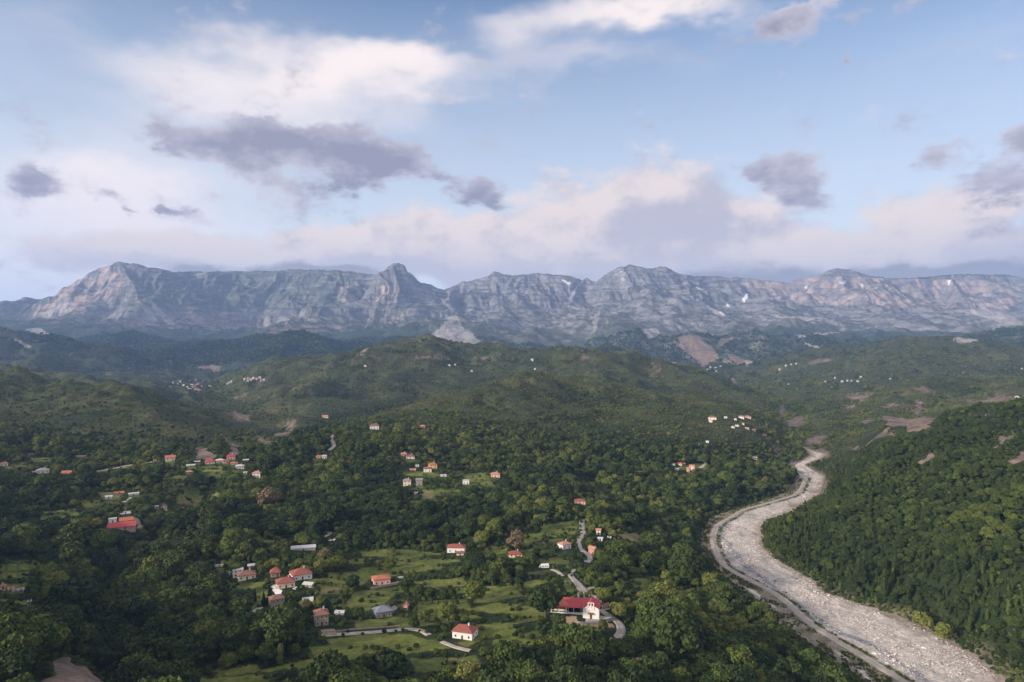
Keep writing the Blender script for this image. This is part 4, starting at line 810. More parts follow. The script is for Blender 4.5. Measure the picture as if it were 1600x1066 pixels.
H_(209,774,14,'white polytunnel in the trees above the farm', 2.5, roof='vault', rc='white', wc='white', rh=.5, dr=.4, win=1, chim=False, cat='greenhouse', name='greenhouse')
H_(170,779,9,'low white-fronted shed at the edge of the reddish plot', 3, roof='shed', rc='white', wc='white', rh=.1, win=1, chim=False, cat='shed')
H_(186,772,13,'low orange-roofed shed on the reddish plot', 1.5, roof='gable', rc='orange', wc='cream', rh=.4, win=1, chim=False, cat='shed')
H_(196,804,13,'small white-roofed shelter just above the red-roofed farm', 1.5, roof='shed', rc='white', wc='grey', rh=.15, win=1, chim=False, cat='shelter')
H_(190,828,38,'long low farm building with bright red sheet roof', 5, roof='shed', rc='bright', wc='stone', rh=.25, dr=.4, win=4, chim=False, rot=-3, cat='farm building', name='farm_building')
H_(197,818,18,'shorter farm building with orange-red roof behind the long low one', 5, roof='gable', rc='orange', wc='cream', rh=.5, dr=.8, win=2, chim=False, cat='farm building', name='farm_building')
H_(176,817,11,'white flat-roofed block at the left end of the farm', 6, roof='flat', rc='white', wc='white', dr=.7, win=1, chim=False, cat='shed')
H_(2,922,10,'house with bright orange-red roof cut by the left photo edge', 6, rc='orange', wc='cream', rh=.5, win=2)
H_(17,924,7,'small white-gabled hut right of the house at the left photo edge', 4, roof='gable', rc='pink', wc='white', rh=.8, win=1, chim=False, cat='shed')
H_(29,926,13,'low stone shed with grey roof below the left terraces', 4, roof='gable', rc='grey', wc='stone', rh=.4, win=2, chim=False, cat='shed')
H_(46,942,4,'tiny cream hut alone on the left meadow', 3.5, roof='gable', rc='white', wc='cream', rh=.5, win=1, chim=False, cat='shed')
H_(173,846,5,'tiny ruined cream hut in the trees under the farm', 4, roof='gable', rc='grey', wc='cream', rh=.5, win=1, chim=False, cat='shed')
H_(343,887,10,'low grey-roofed hut in bushes left of the flat-roofed white block', 2.5, roof='gable', rc='grey', wc='stone', rh=.5, win=1, chim=False, cat='shed')
# right: hamlets above the river
H_(1113,656,12,'house with brown roof and cream gable above the right-bank wood', 4, rc='brown', wc='cream', rh=.5, win=2, chim=False)
for i, (x, y, w_, rc_, wc_, lb) in enumerate([(1110,660,6,'white','cream','low cream house under the brown-roofed one on the spur'),(1134,654,5,'white','white','tiny white hut right of the brown-roofed house on the spur'),
  (1149,657,4,'grey','white','slim white house left of the long one at the spur end'),(1158,654,9,'grey','white','grey-roofed white house in the row at the spur end'),(1169,654,11,'pink','cream','long cream building at the right end of the spur row'),
  (1152,667,6,'white','white','white house with pale roof below the spur row'),(1161,664,4,'orange','cream','tiny orange-roofed hut below the spur row'),(1145,669,6,'grey','cream','low cream wall-like house left below the spur row'),
  (1168,671,6,'grey','cream','small grey-roofed house second step below the spur row'),(1178,674,5,'pink','white','white house lower right of the spur hamlet'),(1194,681,8,'brown','cream','lowest brown-roofed house of the spur hamlet'),
  (1105,692,5,'white','white','single white hut alone in the scrub slope'),(1179,718,9,'white','cream','pale house alone in the wood above the river bend'),(1215,692,5,'grey','cream','tiny grey hut near the gorge mouth'),
  (1052,727,6,'pink','white','leftmost pink-roofed house of the clearing above the river'),(1061,727,9,'orange','cream','cream row house between the two pink ones in the clearing'),(1069,727,5,'pink','rose','brick-red house at right end of the clearing row'),
  (1058,735,7,'white','white','white hut on the lower edge of the clearing'),(1081,735,9,'pink','pink','tall pink house at the fork of the clearing lane'),(1075,738,6,'pink','rose','low pink annex left of the tall pink house')]):
    H_(x, y, w_*.85, lb, 2.8 if 'tall' not in lb else 7, roof=('gable', 'hip', 'flat')[i % 3] if rc_ != 'white' else ('flat' if i % 2 else 'gable'), rc=rc_, wc=wc_, rh=.5, win=2 if w_ > 5 else 1, chim=False, dr=.7, rot=(i*37 % 50)-25)
# distant villages: small houses each of its own
RW = dict(pink='pinkish', red='dull red', white='pale', grey='grey')
def far_village(spots, label, group, wall=('white','cream'), rcs=('pink','red','white'), seed=1, dmin=1500, w=(6, 10)):
    rr = random.Random(seed)
    for x, y in spots:
        X, D, Z = hit(x, y, dmin); wpx = rr.uniform(*w)/D*F0
        wc_, rc_ = rr.choice(wall), rr.choice(rcs)
        house_at(X, D, Z, rr.uniform(*w), label+(', %s roof' % RW[rc_] if len(rcs) > 1 else ''), wc_, rc_, group, rr.uniform(-40, 40))
def house_at(X, D, Z, w, label, wc, rc, group, rot):
    d = w*.7; h = 4.2; t = empty('house', (X, D, Z), R(rot)); tag(t, label, 'house', group)
    MB().box(-w/2, w/2, -d/2, d/2, -5, h).build('wall', WM['dull'], t); roof_mesh('hip', w, d, h, 2.0).build('roof', RM[rc], t)
    FAR.append((X, D, w))
FAR = []
rr = random.Random(3)
far_village([(296+rr.uniform(0, 20), 600+rr.uniform(-1, 11)) for _ in range(34)], 'small distant house in the valley village', 'houses of the distant valley village', seed=2, w=(9, 14))
far_village([(266,605),(270,599),(278,601),(282,597),(287,603),(297,596),(305,595),(293,606),(311,612),(329,605),(327,604)], 'tiny pale distant house scattered round the valley village', 'scattered houses round the valley village', rcs=('white',), seed=4)
far_village([(355,601),(358,599),(362,597)], 'tiny white distant house on the low saddle right of valley village', 'white houses on the saddle', wall=('white',), rcs=('white',), seed=5)
far_village([(383,593),(388,592),(392,594),(396,592),(401,593),(406,591),(409,595),(413,594),(387,596)], 'tiny pale distant house in the row on the ridge right of the saddle', 'row of houses on the far ridge', rcs=('white','pink'), seed=6)
far_village([(571,573),(702,572),(711,571),(737,581),(832,563),(836,578)], 'tiny white house standing alone on the green middle hill', 'lone white houses on the middle hill', wall=('white',), rcs=('white',), seed=7, dmin=2000)
far_village([(1046+i*4.6, 578+3*math.sin(i*1.7)) for i in range(17)]+[(1074,583),(1082,581),(1090,580),(1110,574),(1118,575),(1126,573)], 'tiny distant house in the village at the mountain foot', 'houses of the village at the mountain foot', rcs=('white','pink','grey'), seed=8, dmin=3000, w=(9, 14))
far_village([(1290,597),(1305,591),(1316,597),(1324,596),(1331,596),(1340,597),(1345,590),(1232,601),(1391,593),(1218,578),(1228,572),(1236,570),(1244,569)], 'tiny white distant house scattered on the right hillside', 'scattered houses on the right hillside', rcs=('white','grey'), seed=9, dmin=2200)
far_village([(1589,623),(1597,577)], 'small white house beside bare earth at right photo edge', 'white houses by the right edge scar', wall=('white',), rcs=('white',), seed=10, dmin=1500)

# church, its canopy, court and walls
X, D, Z = hit(926, 970); s = D/F0
ch = empty('church', (X-.5, D+3.5, Z+.35), R(-10)); tag(ch, 'small white church with red roof and open twin-arch belfry beside the long red canopy', 'church')
w, d, h = 9.6, 13.0, 6.2
MB().box(-w/2, w/2, -2, d-2, -3, h).add([(-w/2,-2,h),(w/2,-2,h),(0,-2,h+2.5),(-w/2,d-2,h),(w/2,d-2,h),(0,d-2,h+2.5)], [(0,1,2),(3,5,4)]).build('wall', WM['white'], ch)
m = MB(); m.slab(((-w/2-.4,-2.2,h-.25),(-w/2-.4,d-1.6,h-.25),(0,d-1.6,h+2.7),(0,-1.2,h+2.7))[::-1], .2); m.slab(((w/2+.4,-2.2,h-.25),(0,-1.2,h+2.7),(0,d-1.6,h+2.7),(w/2+.4,d-1.6,h-.25))[::-1], .2)
rf = m.build('roof', RM['bright'], ch)
bf = MB(); bf.box(-1.9, -1.45, -2.3, -1.5, h-.3, h+3.2).box(-.22, .22, -2.3, -1.5, h-.3, h+3.2).box(1.45, 1.9, -2.3, -1.5, h-.3, h+3.2).box(-1.9, 1.9, -2.3, -1.5, h+3.2, h+3.8).box(-1.9, 1.9, -2.32, -1.48, h-.6, h+.3)
bo = bf.build('belfry', WM['white'], ch); MB().add([(-2.1,-2.5,h+3.8),(2.1,-2.5,h+3.8),(2.1,-1.3,h+3.8),(-2.1,-1.3,h+3.8),(0,-2.5,h+5.1),(0,-1.3,h+5.1)], [(0,1,4),(1,2,5,4),(2,3,5),(3,0,4,5),(3,2,1,0)]).build('belfry_roof', RM['bright'], bo)
MB().box(-.07, .07, -1.97, -1.83, h+5.0, h+6.3).box(-.4, .4, -1.97, -1.83, h+5.7, h+5.84).build('cross', M_conc, bo)
for x in (-.85, .85): MB().add([(x-.28,-2.1,h+1.5),(x+.28,-2.1,h+1.5),(x+.28,-1.7,h+1.5),(x-.28,-1.7,h+1.5),(x-.12,-2.0,h+2.2),(x+.12,-2.0,h+2.2),(x+.12,-1.8,h+2.2),(x-.12,-1.8,h+2.2)], [(3,2,1,0),(4,5,6,7),(0,1,5,4),(1,2,6,5),(2,3,7,6),(3,0,4,7)]).build('bell', M_dark, bo)
MB().box(-.65, .65, -2.09, -2, .1, 2.7).build('door', M_door, ch); MB().slab(((-1.6,-3.2,3.3),(1.6,-3.2,3.3),(1.6,-2,3.9),(-1.6,-2,3.9)), .15).build('porch_roof', RM['brown'], ch)
for sd in (-1, 1):
    for y in (1, 4.5, 8):
        wn = MB().box(min(sd*w/2, sd*(w/2+.07)), max(sd*w/2, sd*(w/2+.07)), y-.4, y+.4, 2.4, 4.4).build('window', M_frame, ch); MB().box(min(sd*(w/2+.03), sd*(w/2+.1)), max(sd*(w/2+.03), sd*(w/2+.1)), y-.28, y+.28, 2.5, 4.3).build('pane', M_glass, wn)
X2, D2, Z2 = hit(893, 958)
cn = empty('canopy', (X2-1, D2+3, Z2+.3), R(-4)); tag(cn, 'long open canopy with bright red sheet roof joined to the white church', 'canopy')
MB().slab(((-14,-4,3.4),(12.5,-4,3.4),(10,7,5.6),(-12,7,5.6)), .2).build('roof', RM['bright'], cn)
for x in (-11, -6.5, -2, 2.5, 7, 11.5): MB().box(x-.14, x+.14, -3.7, -3.42, -2, 3.35).build('post', M_frame, cn)
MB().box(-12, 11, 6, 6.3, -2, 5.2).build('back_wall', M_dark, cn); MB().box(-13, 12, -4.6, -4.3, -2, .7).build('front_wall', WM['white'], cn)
X3, D3, Z3 = hit(871, 955); an = empty('pavilion', (X3+1.5, D3+3, Z3+.3), R(-4)); tag(an, 'hip-roofed red pavilion at the left end of the long canopy', 'pavilion')
roof_mesh('hip', 11, 7.5, 3.6, 1.6).build('roof', RM['orange'], an); MB().box(-4.5, 4.5, -2.5, 2.5, -3, 3.55).build('wall', WM['cream'], an)
for x in (-5.2, 5.2):
    for y in (-3.4, 3.4): MB().box(x-.15, x+.15, y-.15, y+.15, -3, 3.5).build('post', M_frame, an)
MB().box(-3.5, 3.5, -2.58, -2.5, .9, 2.3).build('window', M_glass, an)
EXP.append(([(858,966),(948,972),(985,968),(985,950),(940,925),(858,936)], None, D+14, 1.0)); EXP.append(([(885,966),(985,966),(978,990),(886,980)], None, D+3, 1.0))
def flat_poly(name, px_pts, mat, lift=.35, skirt=2.0, kind='structure', label=None, cat=None):
    pts = [hit(*p) for p in px_pts]; z = max(np.median([p[2] for p in pts]), np.mean([p[2] for p in pts]))+lift
    m = MB(); n = len(pts); top = [(p[0], p[1], z) for p in pts]; m.add(top+[(a, b_, z-skirt) for a, b_, c_ in top], [tuple(range(n))]+[(i, (i+1) % n, (i+1) % n+n, i+n) for i in range(n)])
    o = m.build(name, mat); tag(o, label, cat, None, kind if not label else None)
    return o
flat_poly('church_court', R6((945,660),(1000,640),(1110,660),(1190,685),(1100,697),(970,692)), M_asph)
flat_poly('paved_yard', C5((365,395),(385,375),(400,360),(405,400),(450,415),(440,440),(410,450),(395,430)), M_frame); keep_open_poly(C5((365,395),(385,375),(400,360),(405,400),(450,415),(440,440),(410,450),(395,430)))
flat_poly('paved_yard', C3((825,640),(850,632),(880,655),(850,662)), M_gravelroad)
flat_poly('paved_yard', C5((715,690),(810,680),(830,725),(735,730)), M_brown); keep_open_poly(C5((715,690),(810,680),(830,725),(735,730)))
H_(952,952,20,'long cream parish building with brown roof right of the church', 7, roof='gable', rc='brown', wc='cream', rot=48, dr=.45, rh=.6, win=4, chim=False, cat='building', name='parish_building')
H_(936,946,9,'small brown-roofed outbuilding between the church and the parish building', 3.5, roof='gable', rc='brown', wc='white', rot=20, rh=.5, win=1, chim=False, cat='shed')
def stone_wall(px_pts, label, h=1.2, w=.7, mat=None):
    pts = [hit(*p) for p in px_pts]; c = sample_catmull([p[:2] for p in pts], 1.6); z = gz_at(c[:, 0], c[:, 1]); d = np.gradient(c, axis=0); d /= np.linalg.norm(d, axis=1)[:, None]; n = np.stack([d[:, 1], -d[:, 0]], 1)*w/2
    rr = np.random.default_rng(len(px_pts)*7+int(px_pts[0][0])); hh = h+rr.uniform(-.15, .15, len(c))
    X = np.stack([c[:, 0]-n[:, 0], c[:, 0]-n[:, 0], c[:, 0]+n[:, 0], c[:, 0]+n[:, 0]], 1); Y = np.stack([c[:, 1]-n[:, 1], c[:, 1]-n[:, 1], c[:, 1]+n[:, 1], c[:, 1]+n[:, 1]], 1)
    Z = np.stack([z-1, z+hh, z+hh, z-1], 1); co, f = rows_grid(X, Y, Z); o = mesh_np('stone_wall', co, f, mat or WM['stone'], None, False); tag(o, label, 'wall'); keep_open_line(px_pts, 3)
stone_wall([(578,922),(600,917),(622,913),(642,910)], 'low rubble stone wall running below the pink-walled house', 1.6, 1.0)
stone_wall([(505,989),(540,986),(575,983),(625,979)], 'low stone wall along the upper side of the gravel lane', .8, .5)
stone_wall(R6((965,694),(1030,702),(1100,702),(1160,694)), 'low retaining wall along front of the church court', 1.0, .5, M_conc)
# bell post beside the church, big fallen hay sheet, parked vehicles
X, D, Z = hit(930, 951); bt = MB().box(-.55, .55, -.55, .55, -2, 7).add([(-.8,-.8,7),(.8,-.8,7),(.8,.8,7),(-.8,.8,7),(0,0,8.6)], [(0,1,4),(1,2,4),(2,3,4),(3,0,4),(3,2,1,0)]).build('bell_pillar', WM['white'])
bt.location = (X, D, Z); tag(bt, 'slim white pillar with pointed cap behind the church roof', 'pillar')
X, D, Z = hit(607+19, 903); pv = MB()
for i in range(14):
    a, b_ = i*2*math.pi/14, (i+1)*2*math.pi/14; pv.add([(0,0,.55),(2.3*math.cos(a),1.9*math.sin(a),.28),(2.3*math.cos(b_),1.9*math.sin(b_),.28),(2.3*math.cos(a),1.9*math.sin(a),-.8),(2.3*math.cos(b_),1.9*math.sin(b_),-.8)], [(0,1,2),(1,3,4,2)])
pv = pv.build('well_cover', M_gravelroad); pv.location = (X, D, Z+.3); tag(pv, 'round pale stone well cover on the grass right of the pink-walled house', 'well cover'); EXP.append(([(617,908),(636,908),(636,898),(617,898)], None, D+5, 1))
# white truck with tank body
M_paint = plain('white vehicle paint', (.78, .78, .77), .06, 2, .35, .5); M_tyre = plain('black rubber', (.03, .03, .03), .2)
def wheel(parent, x, y, r=.48, w_=.28, nm='wheel'):
    m = MB(); n = 12
    ring = [(x+r*math.cos(2*math.pi*i/n), r*math.sin(2*math.pi*i/n)+r) for i in range(n)]
    m.add([(a, y-w_/2, b_) for a, b_ in ring]+[(a, y+w_/2, b_) for a, b_ in ring], [tuple(range(n)), tuple(range(2*n-1, n-1, -1))]+[(i, i+n, (i+1) % n+n, (i+1) % n) for i in range(n)])
    return m.build(nm, M_tyre, parent)
X, D, Z = hit(850, 889); tr = empty('camper_van', (X, D+1, Z+.2), R(8)); tag(tr, 'white camper van parked on the grass left of the short lane', 'van')
MB().add([(-2.0,-1.1,.5),(3.6,-1.1,.5),(3.6,1.1,.5),(-2.0,1.1,.5),(-2.4,-1.1,2.2),(3.7,-1.1,2.2),(3.7,1.1,2.2),(-2.4,1.1,2.2),(-2.1,-1.0,3.1),(3.6,-1.0,3.1),(3.6,1.0,3.1),(-2.1,1.0,3.1)], [(3,2,1,0),(0,1,5,4),(1,2,6,5),(2,3,7,6),(3,0,4,7),(4,5,9,8),(5,6,10,9),(6,7,11,10),(7,4,8,11),(8,9,10,11)]).build('body', M_paint, tr)
MB().add([(-3.7,-1,.5),(-2.0,-1,.5),(-2.0,1,.5),(-3.7,1,.5),(-3.75,-1,1.3),(-2.0,-1,1.3),(-2.0,1,1.3),(-3.75,1,1.3),(-2.9,-.9,2.1),(-2.05,-.9,2.1),(-2.05,.9,2.1),(-2.9,.9,2.1)], [(3,2,1,0),(0,1,5,4),(1,2,6,5),(2,3,7,6),(3,0,4,7),(4,5,9,8),(5,6,10,9),(6,7,11,10),(7,4,8,11),(8,9,10,11)]).build('cab', M_paint, tr)
for x in (-.9, 1.0, 2.6): MB().box(x-.45, x+.45, -1.16, -1.1, 1.45, 2.05).build('window', M_glass, tr)
MB().box(-2.75, -2.2, -1.02, -.93, 1.35, 1.95).build('windscreen', M_glass, tr)
for x in (-2.7, 2.2):
    for y in (-.95, .95): wheel(tr, x, y)
EXP.append(([(838,893),(862,893),(862,880),(838,880)], None, D+5, 1))
def car(px, py, label, col, rot):
    X, D, Z = hit(px, py); t = empty('parked_car', (X, D, Z+.35), R(rot)); tag(t, label, 'car')
    mt = plain('car paint', col, .05, 2, .3, .5)
    MB().add([(-2.1,-.85,.3),(2.1,-.85,.3),(2.1,.85,.3),(-2.1,.85,.3),(-2.1,-.85,.9),(2.1,-.85,.85),(2.1,.85,.85),(-2.1,.85,.9),(-1.7,-.7,.95),(1.1,-.7,.95),(1.1,.7,.95),(-1.7,.7,.95)], [(3,2,1,0),(0,1,5,4),(1,2,6,5),(2,3,7,6),(3,0,4,7),(4,5,6,7)]).build('body', mt, t)
    cb = MB().add([(-1.8,-.78,.88),(1.2,-.78,.86),(1.2,.78,.86),(-1.8,.78,.88),(-1.3,-.62,1.42),(.4,-.62,1.42),(.4,.62,1.42),(-1.3,.62,1.42)], [(0,1,5,4),(1,2,6,5),(2,3,7,6),(3,0,4,7),(4,5,6,7)]).build('cabin', M_glass, t)
    MB().box(-1.3, .4, -.63, .63, 1.42, 1.47).build('roof', mt, t)
    for x in (-1.35, 1.35):
        for y in (-.8, .8): wheel(t, x, y, .32, .2)
car(857, 944, 'silver-white car parked at the left end of the red-roofed pavilion', (.6, .6, .6), 20)
car(463, 922, 'white car parked on the yard edge under the white house with tall chimney', (.75, .75, .75), -10)
# ------------------------------------------------------------------ trees
EX = np.zeros((1166, 1700), np.float32)            # how far each stretch of open ground or building is, 0 = nothing to keep open
for poly, zb, dm, scl in EXP:
    xs = [p[0] for p in poly]; ysp = [p[1] for p in poly]
    x0, x1 = max(0, int(min(xs))-1), min(1699, int(max(xs))+2); y0, y1 = max(0, int(min(ysp))-1), min(1165, int(max(ysp))+2)
    if x1 <= x0 or y1 <= y0: continue
    gx_, gy_ = np.meshgrid(np.arange(x0, x1)+.5, np.arange(y0, y1)+.5); m = inpoly(gx_, gy_, poly)
    d = np.full(gx_.shape, dm*scl, np.float32) if zb is None else np.clip(zb*F0/np.maximum(gy_-CY, 8), dm*.8, dm*1.25)*scl
    sub = EX[y0:y1, x0:x1]; EX[y0:y1, x0:x1] = np.where(m, np.maximum(sub, d), sub)
def ex_at(px, py):
    ix = np.clip(px.astype(int), 0, 1699); iy = np.clip(py.astype(int), 0, 1165)
    return np.where((px >= 0) & (px < 1700) & (py >= 0), EX[iy, ix], 0)
def leafmat(name, ramp, ns=.55):
    m, b, bs = material(name, .75, .12); t = b.n('ShaderNodeAttribute', attribute_name='tint', attribute_type='INSTANCER').outputs['Fac']
    p = b.n('ShaderNodeTexCoord').outputs['Object']; n = b.noise(p, ns, 4, .7); n2 = b.noise(p, 2.6, 2, .6)
    f = b.math('ADD', t, b.math('MULTIPLY', b.math('SUBTRACT', n, .5), .55), clamp=True)
    c = b.ramp(f, ramp); v = b.rng(n2, .3, .7, .65, 1.4)
    b.put(bs.inputs['Base Color'], b.vec('MULTIPLY', c, b.comb(v, v, v))); return m
LEAF = [(0, (.018,.032,.010)), (.30, (.042,.063,.016)), (.52, (.080,.105,.022)), (.72, (.125,.142,.030)), (.88, (.165,.165,.046)), (1, (.16,.115,.075))]
M_leaf = leafmat('broadleaf foliage', LEAF)
M_con = leafmat('dark conifer foliage', [(0, (.008,.018,.012)), (1, (.022,.038,.02))], 1.0)
M_bark = plain('grey brown bark', (.12, .10, .08), .3, 3)
ICO = None
def ico(sub):
    bm = bmesh.new(); bmesh.ops.create_icosphere(bm, subdivisions=sub, radius=1); v = np.array([p.co[:] for p in bm.verts]); f = np.array([[q.index for q in t.verts] for t in bm.faces]); bm.free(); return v, f
IV, IF = ico(2)
def crown_mesh(name, seed, lobes, quads, qs, mat):
    """lobes: (centre, radius xyz). Solid dark inner masses plus many leaf sprays standing off their surface"""
    r = np.random.default_rng(seed); V = []; Fq = []; k = 0; Ft = []
    for c, rad in lobes:
        nrm = IV; disp = .80 + .16*r.standard_normal(len(IV)).clip(-1, 1)
        v = np.array(c)+nrm*np.array(rad)*disp[:, None]; V.append(v); Ft.append(IF+k); k += len(v)
    areas = np.array([rd[0]*rd[2] for c, rd in lobes]); n_each = np.maximum((quads*areas/areas.sum()).astype(int), 4)
    for (c, rad), n in zip(lobes, n_each):
        d = r.standard_normal((n, 3)); d /= np.linalg.norm(d, axis=1)[:, None]; d[:, 2] = np.where(d[:, 2] < -.45, -d[:, 2], d[:, 2])
        p = np.array(c)+d*np.array(rad)*r.uniform(.82, 1.14, (n, 1))
        nn = d+.65*r.standard_normal((n, 3)); nn /= np.linalg.norm(nn, axis=1)[:, None]
        a = np.cross(nn, r.standard_normal((n, 3))); a /= np.linalg.norm(a, axis=1)[:, None]+1e-9; b_ = np.cross(nn, a)
        s = qs*r.uniform(.55, 1.3, (n, 1)); q = np.stack([p-a*s-b_*s*.6, p+a*s-b_*s*.5, p+a*s*.7+b_*s*.8, p-a*s*.8+b_*s*.7], 1)
        q[:, 2:, :] -= (nn*s*.3)[:, None, :]
        V.append(q.reshape(-1, 3)); Fq.append(np.arange(n*4).reshape(-1, 4)+k); k += n*4
    V = np.concatenate(V); fq = np.concatenate(Fq); tri = np.concatenate(Ft)
    tri2 = np.concatenate([fq[:, [0, 1, 2]], fq[:, [0, 2, 3]]]); f = np.concatenate([tri, tri2])
    me = bpy.data.meshes.new(name); me.vertices.add(len(V)); me.vertices.foreach_set('co', V.astype(np.float32).ravel()); me.loops.add(len(f)*3); me.loops.foreach_set('vertex_index', f.astype(np.int32).ravel())
    me.polygons.add(len(f)); me.polygons.foreach_set('loop_start', np.arange(0, len(f)*3, 3, dtype=np.int32)); me.update(calc_edges=True); me.materials.append(mat); return me
def broad(seed, w, h, n, base=.25):
    r = random.Random(seed); L = [((0, 0, h*.55), (w*.36, w*.36, h*.34))]
    for i in range(n):
        a = r.uniform(0, 6.28); e = r.uniform(-.5, 1.35); q = w*.5*r.uniform(.5, .74)
        rr_ = w*r.uniform(.13, .23); L.append(((math.cos(a)*math.cos(e)*q, math.sin(a)*math.cos(e)*q, h*(.56+.34*math.sin(e))), (rr_, rr_, rr_*r.uniform(.7, .95))))
    return L
def trunk_mesh(name, h, r0, seed, limbs=4):
    m = MB(); r = random.Random(seed)
    def tube(p, q, a, b_, n=6):
        p, q = Vector(p), Vector(q); z = (q-p).normalized(); x = z.orthogonal().normalized(); y = z.cross(x)
        ring = lambda c, rd: [tuple(c+x*rd*math.cos(6.283*i/n)+y*rd*math.sin(6.283*i/n)) for i in range(n)]
        m.add(ring(p, a)+ring(q, b_), [(i, (i+1) % n, (i+1) % n+n, i+n) for i in range(n)])
    mid = (r.uniform(-.3, .3), r.uniform(-.3, .3), h*.4); tube((0, 0, -1.2), mid, r0, r0*.7); tube(mid, (r.uniform(-.5, .5), r.uniform(-.5, .5), h*.75), r0*.7, r0*.25)
    for i in range(limbs):
        a = r.uniform(0, 6.28); tube(mid, (math.cos(a)*h*.28, math.sin(a)*h*.28, h*r.uniform(.55, .7)), r0*.45, r0*.12)
    me = bpy.data.meshes.new(name); me.from_pydata(m.v, [], m.f); me.update(); me.materials.append(M_bark); return me
CR = [crown_mesh('crown', 10+i, broad(10+i, w, h, n), q, .40, M_leaf) for i, (w, h, n, q) in enumerate([(10, 9, 15, 1900), (9, 10, 14, 1800), (11, 8, 18, 2000), (10, 9.5, 20, 1900), (8.5, 8, 12, 1600), (10.5, 8.5, 24, 2100)])]
TRK_M = [trunk_mesh('trunk', h, .28, 30+i) for i, h in enumerate([9, 10, 8, 9.5, 8, 8.5])]
POP = crown_mesh('crown', 51, [((0,0,3),(1.5,1.5,2.6)), ((.3,0,6),(1.8,1.7,3)), ((-.2,.2,9.5),(1.5,1.6,3)), ((0,0,12.5),(1.0,1.0,2.4)), ((1.2,.3,5),(.9,.9,1.8)), ((-1.1,-.4,8),(.9,.9,1.8))], 1300, .36, M_leaf)
POPT = trunk_mesh('trunk', 12, .22, 52, 2)
CYP = crown_mesh('crown', 61, [((0,0,2.4),(1.7,1.7,2.3)), ((0,0,5),(1.4,1.4,2.6)), ((0,0,7.8),(1.0,1.0,2.6)), ((0,0,10.2),(.5,.5,1.8))], 900, .30, M_con)
CYPT = trunk_mesh('trunk', 7, .2, 62, 0)
SHR = [crown_mesh('crown', 71+i, [((r_.uniform(-.9,.9), r_.uniform(-.9,.9), r_.uniform(.6,1.7)), (r_.uniform(.7,1.1),)*3) for _ in range(6)], 330, .30, M_leaf) for i, r_ in enumerate([random.Random(8), random.Random(9)])]
# candidate positions on the ground
r = np.random.default_rng(77)
def scatter(d0, d1, sp, umax):
    nx = int(2*umax*d1/sp)+2; ny = int((d1-d0)/(sp*.87))+1
    gx_, gy_ = np.meshgrid(np.arange(nx)*sp-umax*d1, d0+np.arange(ny)*sp*.87); gx_ = gx_ + (np.arange(ny)[:, None] % 2)*sp*.5
    x = (gx_+r.uniform(-.42, .42, gx_.shape)*sp).ravel(); y = (gy_+r.uniform(-.42, .42, gy_.shape)*sp).ravel()
    k = (np.abs(x) < umax*y+30) & (y > d0) & (y <= d1); return x[k], y[k]
parts = []
for d0, d1, sp, um, sc0 in [(225, 430, 7.2, .88, 1.15), (430, 700, 6.0, .84, 1.0), (700, 1050, 5.3, .82, .90), (1050, 1700, 5.6, .80, .66), (1700, 2600, 6.8, .79, .80), (2600, 4000, 10, .78, 1.2), (4000, 6000, 15, .78, 1.7)]:
    x, y = scatter(d0, d1, sp, um); parts.append(np.stack([x, y, np.full(len(x), sc0)], 1))
P_ = np.concatenate(parts); x, y, sc = P_.T.copy(); z = H(x, y).astype(float)
rd_ = river_dist(x, y)
ok = rd_ > 5
upx = CX+F0*x/y; ok &= ~((y > 4200) & (upx > 690) & (upx < 1260) & (r.uniform(0, 1, len(x)) < .72))
big = fbm(x/70, y/70, 3, 501); hillf = sstep(1000, 1500, y)
size = sc*np.exp(r.normal(0, .30, len(x)))*(1+.28*big)*(1-.18*hillf)
clear = fbm(x/190, y/190, 4, 503)+.35*fbm(x/50, y/50, 3, 505)
top_ = sstep(20, 90, z-base_h(x, y))
xx_, yy_ = x, y; dl = 55.0
conv = z-(H(x-dl, y)+H(x+dl, y)+H(x, y-dl)+H(x, y+dl))/4         # above or below the ground around: crests are open, hollows wooded
hillg = np.where(CX+F0*x/y < 440, sstep(880, 980, y), sstep(950, 1250, y))
thin = hillg*(1-sstep(3800, 4600, y))*np.clip(.35+.75*sstep(-2.5, 3.5, conv)+.5*sstep(-.2, .4, clear)*sstep(10, 50, z-base_h(x, y)), 0, 1)
lh = CX+F0*x/y < 440; thin = np.where(lh & (hillg > .5) & (y < 1700), np.maximum(thin, .8), thin); ok &= r.uniform(0, 1, len(x)) > thin*np.where(lh, .78, .62); size *= 1-.42*thin
for k_ in ('bare', 'scree'):
    for p in LAYERS[k_]: ok &= ~inpoly(x, y, p)
for k_ in FARL:
    if k_ in ('scree', 'bare'):
        px_, py_ = proj(x, y, z)
        for poly, dm in FARL[k_]: ok &= ~(inpoly(px_, py_, poly) & (np.abs(y-dm) < .3*dm))
size *= np.where(y > 560, .86, 1.0)*np.where((x > river_edges(y)[1]) & (y < 1300), .64, 1.0)
hgt = 9.0*size; rad = 4.2*size
px, py = proj(x, y, z)
nearfield = np.zeros(len(x), bool)
for fx_, fd_, fw_ in FAR: ok &= ~((np.abs(x-fx_) < fw_*1.2) & (y < fd_+fw_) & (y > fd_-55))
for fr in (0.0, .3, .6, .85):
    pyk = CY-F0*(z+fr*hgt-CAMZ)/y
    for ox in (-.8, 0, .8):
        D_ = ex_at(px+ox*(1-.3*fr)*rad*F0/y, pyk); ok &= ~((D_ > 0) & (y < D_))
for ox in (-1.6, 0, 1.6):
    for oy in (-1.5, 0, 1.5): D_ = ex_at(px+ox*7*F0/y, py+oy*7*F0/y*.35); nearfield |= (D_ > 0) & (np.abs(y-D_) < .12*D_)
